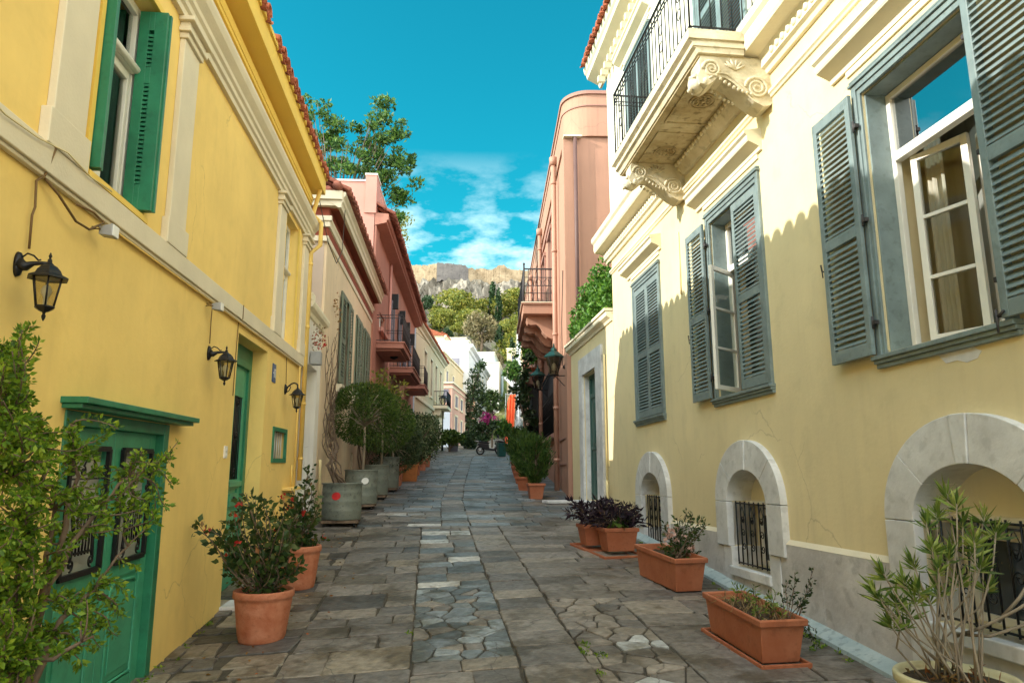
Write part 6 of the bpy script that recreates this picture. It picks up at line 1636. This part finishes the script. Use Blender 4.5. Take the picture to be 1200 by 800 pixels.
def pl_tips(o,pxs,y,sp=.05): return [o.matrix_basis.inverted()@(at(a,b_,y)+Vector((0,rg.normal()*sp,0))) for a,b_ in pxs]
tt=pl_tips(pl,[(938,672),(930,690),(926,680),(935,700),(956,664),(952,680),(948,690),(922,700)],p3_.y+.15)
twig_plant(pl,(.14,-.36,.3),tt,rg,LF['dark'],'wood',.004,.036,22,aspect=.45,seed=6,bend=.02,along=.75,lsp=.012)
tt=pl_tips(pl,[(950,735),(954,750),(957,758),(946,745)],p3_.y+.2)
twig_plant(pl,(.2,-.3,.34),tt,rg,LF['dark'],'wood',.003,.034,18,aspect=.45,seed=7,bend=.02,along=.8,lsp=.012)
p2_=gp(802,697); x2,y2=p2_.x,p2_.y+.50
pl2=box_planter('long_planter',(x2,y2,gz(x2,y2)),R_(9),1.02,.40,.40,'long orange planter with a pink-flowered shrub at its near end, second on the right',tray=False); slope(pl2)
tt=pl_tips(pl2,[(782,612),(795,606),(805,598),(812,600),(824,606),(828,612),(818,622),(800,625),(788,630),(778,640),(808,635),(815,645),(790,648),(800,655),(775,655),(812,620),(796,615)],p2_.y+.4)
twig_plant(pl2,(.02,-.15,.34),tt+[t+Vector((.03,.05,-.03)) for t in tt],rg,LF['rose'],'wood',.005,.05,34,aspect=.4,seed=9,bend=.04,along=.8,lsp=.03)
leaves('blossoms',np.concatenate([ball_pts(t,.04,12,rg,.2) for t in pl_tips(pl2,[(784,618),(790,625),(798,622),(803,630),(792,634),(785,628),(809,642),(812,650),(780,632)],p2_.y+.35)]),LF['flower_p'],pl2,.04,3,.8)
q1=gp(728,652); x1,y1=q1.x,q1.y+.18
a_=box_planter('square_planter',(x1,y1,gz(x1,y1)+.03),R_(5),.42,.50,.36,'short orange planter of purple-black leaves, the nearer of the touching pair on one tray',tray=False)
b_=box_planter('square_planter',(x1-.22,y1+.52,gz(x1-.22,y1+.52)+.03),R_(5),.40,.46,.34,'short orange planter behind its twin, with purple-black leaves, farther of the pair',tray=False)
for k,o_ in enumerate((a_,b_)):
    tt=[Vector((rg.uniform(-.42,.38),rg.uniform(-.3,.3),rg.uniform(.42,.72))) for _ in range(46)]
    twig_plant(o_,(0,0,.3),tt,rg,LF['purple'],'wood',.005,.11,16,aspect=.26,seed=11+k,bend=.05,along=.6,lsp=.03)
leaves('broad_leaves',ball_pts((.02,-.16,.42),.12,22,rg,.2,(1.3,.6,.5)),LF['bay'],a_,.14,5,.5)
o=empty('planter_tray',(x1-.12,y1+.25,gz(x1,y1+.25)),R_(12)); tag(o,'long orange tray under the pair of short planters','tray'); slope(o)
b=MB(); b.box(-.30,.30,-.62,.58,.005,.015)
for q in ((-.33,-.30,-.64,.60),(.30,.33,-.64,.60),(-.30,.30,-.64,-.61),(-.30,.30,.57,.60)): b.box(q[0],q[1],q[2],q[3],.003,.045)
b.build('tray','planter',o,.005)
# cream pot with narrow-leaved plant, lower right
def corner_pot():
    r=.34; c=at(1120,790,4.22); g=Vector((c.x,4.22,0)); zg=gz(g.x,g.y); h=c.z-zg
    g.z=zg; o=round_pot('potted_oleander',g,r,h,'potyellow','cream glazed pot of leggy narrow-leaved rosettes against the nearest basement window','potted plant',squat=.7); rg=np.random.default_rng(17)
    T_=[(1070,659),(1058,680),(1049,704),(1030,700),(1022,688),(1058,728),(1043,731),(1085,611),(1109,578),(1121,590),(1098,600),(1154,605),(1142,632),(1139,647),(1160,686),(1196,644),(1184,623),(1100,665),(1124,677),(1088,701),(1075,690),(1040,712),(1092,640),(1128,612),(1112,650),(1070,700),(1035,672),(1064,716),(1150,662),(1120,636),(1098,690)]
    b=MB(); C_=[];D_=[]
    for i,(px,py) in enumerate(T_):
        tip=at(px,py,4.25+rg.uniform(-.2,.18)); tip.x=min(tip.x,3.50); tip=tip-g; s0=Vector((rg.normal()*.07,rg.normal()*.07,h*.9)); m1=s0.lerp(tip,.45)+Vector((rg.normal()*.03,rg.normal()*.03,-.03 if abs(tip.x)>.2 else .02)); m2=s0.lerp(tip,.8)+Vector((0,0,-.02))
        b.tube([s0,s0.lerp(m1,.5),m1,m2,tip],[.008,.007,.006,.005,.005],6)
        nl=26 if i%2 else 34; ax=(tip-m2).normalized()
        for k in range(nl):
            a=k*2.4; rad=Vector((math.cos(a),math.sin(a),0)); q=k/nl; C_.append(list(tip-ax*.05*(1-q))); D_.append(list(rad*(1.1-.8*q)+ax*(.25+1.2*q)))
    for pts in ([(1120,745,4.4),(1150,735,4.2),(1190,715,4.05),(1230,690,3.9)],[(1118,742,4.4),(1160,745,4.2),(1230,722,4.0)],[(1170,728,4.15),(1195,700,4.05),(1215,668,4.0)]):
        b.tube([at(*p)-g for p in pts],[.011,.010,.009,.008][:len(pts)],6)
    b.build('stems','woodlt',o); leaves('rosettes',C_,LF['olean'],o,.10,6,.155,dirs=D_,jit=.16)
    leaves('dead_leaves',ball_pts((0,0,h*.95),r*.75,90,rg,.1,(1,1,.2)),LF['autumn'],o,.07,3,.25)
corner_pot()
# weeds and moss in the joints along both walls
rg=np.random.default_rng(55); C_=[]
for i in range(90):
    if rg.random()<.5: x=-2.17+abs(rg.normal())*.04; y=rg.uniform(3.5,12)
    else: x=3.40-abs(rg.normal())*.06; y=rg.uniform(4,13)
    C_.append(ball_pts((x,y,gz(x,y)+.025),.035,int(rg.integers(6,20)),rg,.1,(1,1.6,.5)))
for x,y in ((1.3,6.1),(1.35,6.3),(1.42,6.0),(-.15,7.0),(1.32,5.6)): C_.append(ball_pts((x,y,gz(x,y)+.015),.05,40,rg,.1,(1,2,.25)))
o=leaves('weeds',np.concatenate(C_),LF['shrub'],None,.028,2,.5); tag(o,'tiny green weeds in the joints along the feet of both walls','weeds',kind='stuff')
rg=np.random.default_rng(56); C_=[(rg.uniform(-2.1,-.9),rg.uniform(4.5,13),0) for _ in range(120)]; C_=[(x,y,gz(x,y)+.025) for x,y,_ in C_]
o=leaves('fallen_leaves',C_,LF['autumn'],None,.035,2,.5,up=0,dirs=rg.normal(size=(120,3))*np.array([1,1,.08]),jit=.02); tag(o,'scattered fallen brown leaves on the left of the paving','leaves',kind='stuff')

# ================================================================ far end of the street
# lamp post
p=at(518,541,52); o=empty('street_lamp',(p.x,p.y,gz(p.x,p.y))); tag(o,'black street lamp on a post at the corner of the far pink house','street lamp')
b=MB(); b.tube([(0,0,0),(0,0,.5),(0,0,.52),(0,0,3.3)],[.09,.08,.05,.035],8); b.lathe([(.07,1.2),(.3,1.25),(.3,1.28),(.07,1.3)],n=10); b.build('post','iron',o)
b=MB(); b.lathe([(.10,3.3),(.13,3.32),(.02,3.33)],n=6,sm=False); b.lathe([(.30,3.78),(.33,3.8),(.12,4.0),(.03,4.05),(.01,4.2)],n=6,sm=False)
for k in range(6): a=k*math.pi/3; b.tube([(.12*math.cos(a),.12*math.sin(a),3.32),(.28*math.cos(a),.28*math.sin(a),3.8)],.015,4)
b.build('lantern_frame','iron',o); b=MB(); b.lathe([(.11,3.33),(.27,3.78)],n=6,sm=False,cap=False); b.build('lantern_glass','frost',o)
# scooters
def scooter(loc,rz,label):
    o=empty('parked_scooter',loc,rz); tag(o,label,'scooter','scooters parked at the far end of the street')
    for x in (-.62,.62):
        b=MB(); n=20; pts=[(x+.23*math.cos(2*math.pi*k/n),0,.28+.23*math.sin(2*math.pi*k/n)) for k in range(n+1)]; b.tube(pts,.05,8,caps=False); wh=b.build('wheel','rubber',o)
        b=MB(); b.tube([(x,-.04,.28),(x,.04,.28)],.09,12)
        for k in range(5): a=k*2*math.pi/5; b.tube([(x,0,.28),(x+.19*math.cos(a),0,.28+.19*math.sin(a))],.014,4)
        b.build('rim','silver',wh)
    b=MB(); b.extr([(-.85,.62),(-.45,.42),(-.25,.30),(.25,.27),(.40,.30),(.50,.62),(.56,.92),(.48,.95),(.38,.60),(.25,.40),(-.05,.42),(-.10,.68),(-.75,.78)],'y',-.13,.13); b.build('body','bodyblk',o,.04)
    b=MB(); b.extr([(-.72,.78),(-.10,.70),(-.02,.76),(-.30,.84),(-.75,.88)],'y',-.12,.12); b.build('seat','rubber',o,.03)
    b=MB(); b.tube([(.62,0,.28),(.55,0,.6),(.47,0,1.0)],.03,6); b.tube([(.44,-.32,1.05),(.47,0,1.0),(.44,.32,1.05)],.018,6); b.build('handlebar','silver',o)
    b=MB(); b.extr([(.52,1.0),(.60,1.02),(.50,1.32),(.46,1.3)],'y',-.16,.16); b.build('windscreen','glass_far',o)
    b=MB(); b.tube([(-.35,.14,.25),(-.80,.16,.34)],[.04,.055],8); b.build('exhaust','silver',o)
    b=MB(); b.box(-.95,-.75,-.1,.1,.84,.87); b.tube([(-.6,-.1,.86),(-.95,-.1,.88),(-.95,.1,.88),(-.6,.1,.86)],.012,5); b.build('rack','silver',o)
    b=MB(); b.lathe([(.001,-.03),(.06,-.02),(.07,.03),(.001,.05)],(.58,0,.86),10); b.build('headlight','glass_far',o)
    return o
q=gp(574,533); sc1=scooter((q.x,q.y,q.z),R_(10),'dark scooter parked broadside at the far end of the street')
q=gp(590,532); s2=dup(sc1,loc=(q.x+.1,q.y+.3,gz(q.x,q.y+.3)),rz=R_(40)); tag(s2,'second scooter half hidden behind the green bin and the conifers','scooter','scooters parked at the far end of the street')
q=gp(587,535); o=empty('wheelie_bin',(q.x,q.y-.4,gz(q.x,q.y-.4)),.2); tag(o,'dark green litter bin between the two scooters','bin')
b=MB(); b.hexa([(-.2,-.2,.04),(.2,-.2,.04),(.2,.2,.04),(-.2,.2,.04),(-.25,-.25,.72),(.25,-.25,.72),(.25,.25,.72),(-.25,.25,.72)]); b.build('bin_body','bin',o,.02); b=MB(); b.box(-.28,.28,-.28,.28,.72,.80); b.build('lid','bin',o,.02)
# greenery behind the scooters
def far_bush(px,py0,y,rw,hh,m,label,name='bush',leaf=.22,n=1800,seed=1,cat='shrub',pot=True,sqz=1.0):
    p=at(px,py0,y); z=gz(p.x,y); o=empty(name,(p.x,y,z)); tag(o,label,cat); rg=np.random.default_rng(seed); b=MB(); top=p.z-z
    C_=[]; b.tube([(0,0,0),(0,0,top*.7)],[.08,.03],6)
    for i in range(18):
        c=np.array([rg.normal()*rw*.42,rg.normal()*rw*.3,top-hh*rg.random()]); C_.append(ball_pts(c,rw*rg.uniform(.25,.45),n//18,rg,.2)); b.tube([(0,0,max(.1,c[2]-rw)),tuple(c)],[.03,.01],4)
    b.build('stems','wood',o); leaves('foliage',np.concatenate(C_),LF[m],o,leaf,seed,.55); return o,top
far_bush(566,497,54,.9,1.2,'dark','dark bush behind the dark scooter',seed=2)
o,_=far_bush(577,458,60,.8,1.7,'rose','small dark green tree under the white houses at the bend','street_tree',seed=3,cat='tree')
far_bush(591,494,54,.6,1.0,'tree','bright green plant in front of the orange awning',seed=4)
far_bush(527,506,50,.7,.7,'bay','low green plant in a dark pot by the steps of the far pink house',seed=5)
far_bush(548,508,56,.6,1.0,'dark','dark plant by the far pink house wall',seed=6)
far_bush(604,425,62,.8,1.6,'tree','green plant on the terrace under the terracotta balcony',seed=8)
# dark climber on the white house
def climber():
    base=Vector((3.6,70,gz(3.6,70))); o=empty('climbing_tree',base); tag(o,'tall dark climber reaching up the white house beyond the pink one','creeper'); rg=np.random.default_rng(9); C_=[]
    b=MB(); b.tube([at(550,525,70)-base,at(551,480,70)-base,at(558,445,70)-base,at(564,428,70)-base],[.2,.16,.1,.04],6); b.build('trunk','wood',o)
    for (x,y,r) in ((563,428,.5),(558,438,.7),(553,450,.9),(560,455,.8),(549,465,.9),(556,470,1.),(562,462,.7),(548,482,.9),(554,490,1.0),(560,483,.7),(566,470,.6),(571,465,.5),(547,497,.8),(552,503,.8),(544,488,.6)):
        C_.append(ball_pts(at(x,y,70+rg.normal()*.5)-base,r,170,rg,.2))
    leaves('foliage',np.concatenate(C_),LF['dark'],o,.28,3,.6)
climber()
o,_=far_bush(572,483,62,.9,.9,'flower_m','magenta bougainvillea in flower at the far café','bougainvillea',leaf=.2,n=900,seed=12,cat='shrub')
# orange awning cloth, white pergola and railing
p=at(598,462,62); o=empty('orange_awning',(p.x,62,gz(p.x,62))); tag(o,'long orange awning cloth hanging at the far café','awning')
b=MB(); n=12; top=p.z-gz(p.x,62); A_=[];B_=[]
for i in range(n+1):
    x=-.35+.75*i/n; yv=.08*math.sin(i*1.6); A_.append(b.P(x+.1,yv,top-(.6 if i<4 else 0)*(1-i/4 if i<4 else 0))); B_.append(b.P(x-.15,yv*1.4,.3))
for i in range(n): b.face((A_[i],A_[i+1],B_[i+1],B_[i]))
b.build('cloth','orange',o); b=MB(); b.tube([(-.5,0,0),(-.4,0,top+.1)],.03,5); b.tube([(.5,0,0),(.55,0,top+.1)],.03,5); b.tube([(-.4,0,top),(.55,0,top+.1)],.03,5); b.build('frame','greydoor',o)
p=at(596,440,66); o=empty('pergola',(p.x,66,gz(p.x,66))); tag(o,'slanting white slatted pergola beside the orange awning','pergola'); top=p.z-gz(p.x,66)
b=MB()
for k in range(7): b.hexa([(-.2+k*.0,-1+k*.5,top),(2.2,-1+k*.5,top-2.6),(2.2,-.9+k*.5,top-2.6),(-.2,-.9+k*.5,top),(-.2,-1+k*.5,top+.12),(2.2,-1+k*.5,top-2.48),(2.2,-.9+k*.5,top-2.48),(-.2,-.9+k*.5,top+.12)])
b.build('slats','farwhite',o); b=MB()
for x,t in ((.1,top-.3),(.8,top-1.1),(1.5,top-1.9),(2.1,top-2.5)): b.box(x-.05,x+.05,-1.05,-.95,0,t)
for k in range(6): b.tube([(.1,-1,top-1.2-k*.55),(2.1,-1,top-2.6-k*.55)],.03,4)
b.build('posts','farwhite',o)
p=at(604,492,50); q=at(624,492,50); o=empty('white_railing',(p.x,50,gz(p.x,50))); tag(o,'white metal railing with a dry hedge behind it, past the potted conifers','railing'); Lr=q.x-p.x; top=p.z-gz(p.x,50)
b=MB(); b.tube([(0,0,top),(Lr,0,top)],.03,5); b.tube([(0,0,top-1.2),(Lr,0,top-1.2)],.03,5)
for k in range(14): b.tube([(Lr*k/13,0,0),(Lr*k/13,0,top)],.022,4)
b.build('bars','farwhite',o)
o,_=far_bush(614,497,51.5,.9,1.3,'variegated','dry grey-green hedge behind the white railing','hedge',seed=14)
# distant people-height clutter: planters in front of the pink house
for (px,y,lab) in ((531,51,'dark square planter nearest the lamp post'),(548,57,'dark square planter beside the far pink house door')):
    q=at(px,530,y); o=empty('square_pot',(q.x,y,gz(q.x,y))); tag(o,lab,'planter','dark planters outside the far pink house'); b=MB(); b.hexa([(-.3,-.3,0),(.3,-.3,0),(.3,.3,0),(-.3,.3,0),(-.4,-.4,.7),(.4,-.4,.7),(.4,.4,.7),(-.4,.4,.7)]); b.build('pot_body','greywin',o,.02); b=MB(); b.box(-.36,.36,-.36,.36,.64,.66) ; b.build('soil','soil',o)
# little drain slab by the annex
o=empty('loose_slab',(3.1,17.2,gz(3.1,17.2)+.02),.2); tag(o,'loose pale stone slab lying by the foot of the terracotta wall','slab'); b=MB(); b.box(-.35,.35,-.2,.2,0,.07); b.build('stone','marble',o,.015)
# stray cables up the street
def span(name,a,c,sag,label):
    a=Vector(a);c=Vector(c); o=empty(name,a); tag(o,label,'cable'); b=MB(); b.tube([(c-a)*(k/12)+Vector((0,0,-sag*4*(k/12)*(1-k/12))) for k in range(13)],.012,4); b.build('wire','cable',o)
span('overhead_cable',KFm.pt(.2,38,8.8),at(612,470,58),.5,'thin overhead cable crossing the far street')
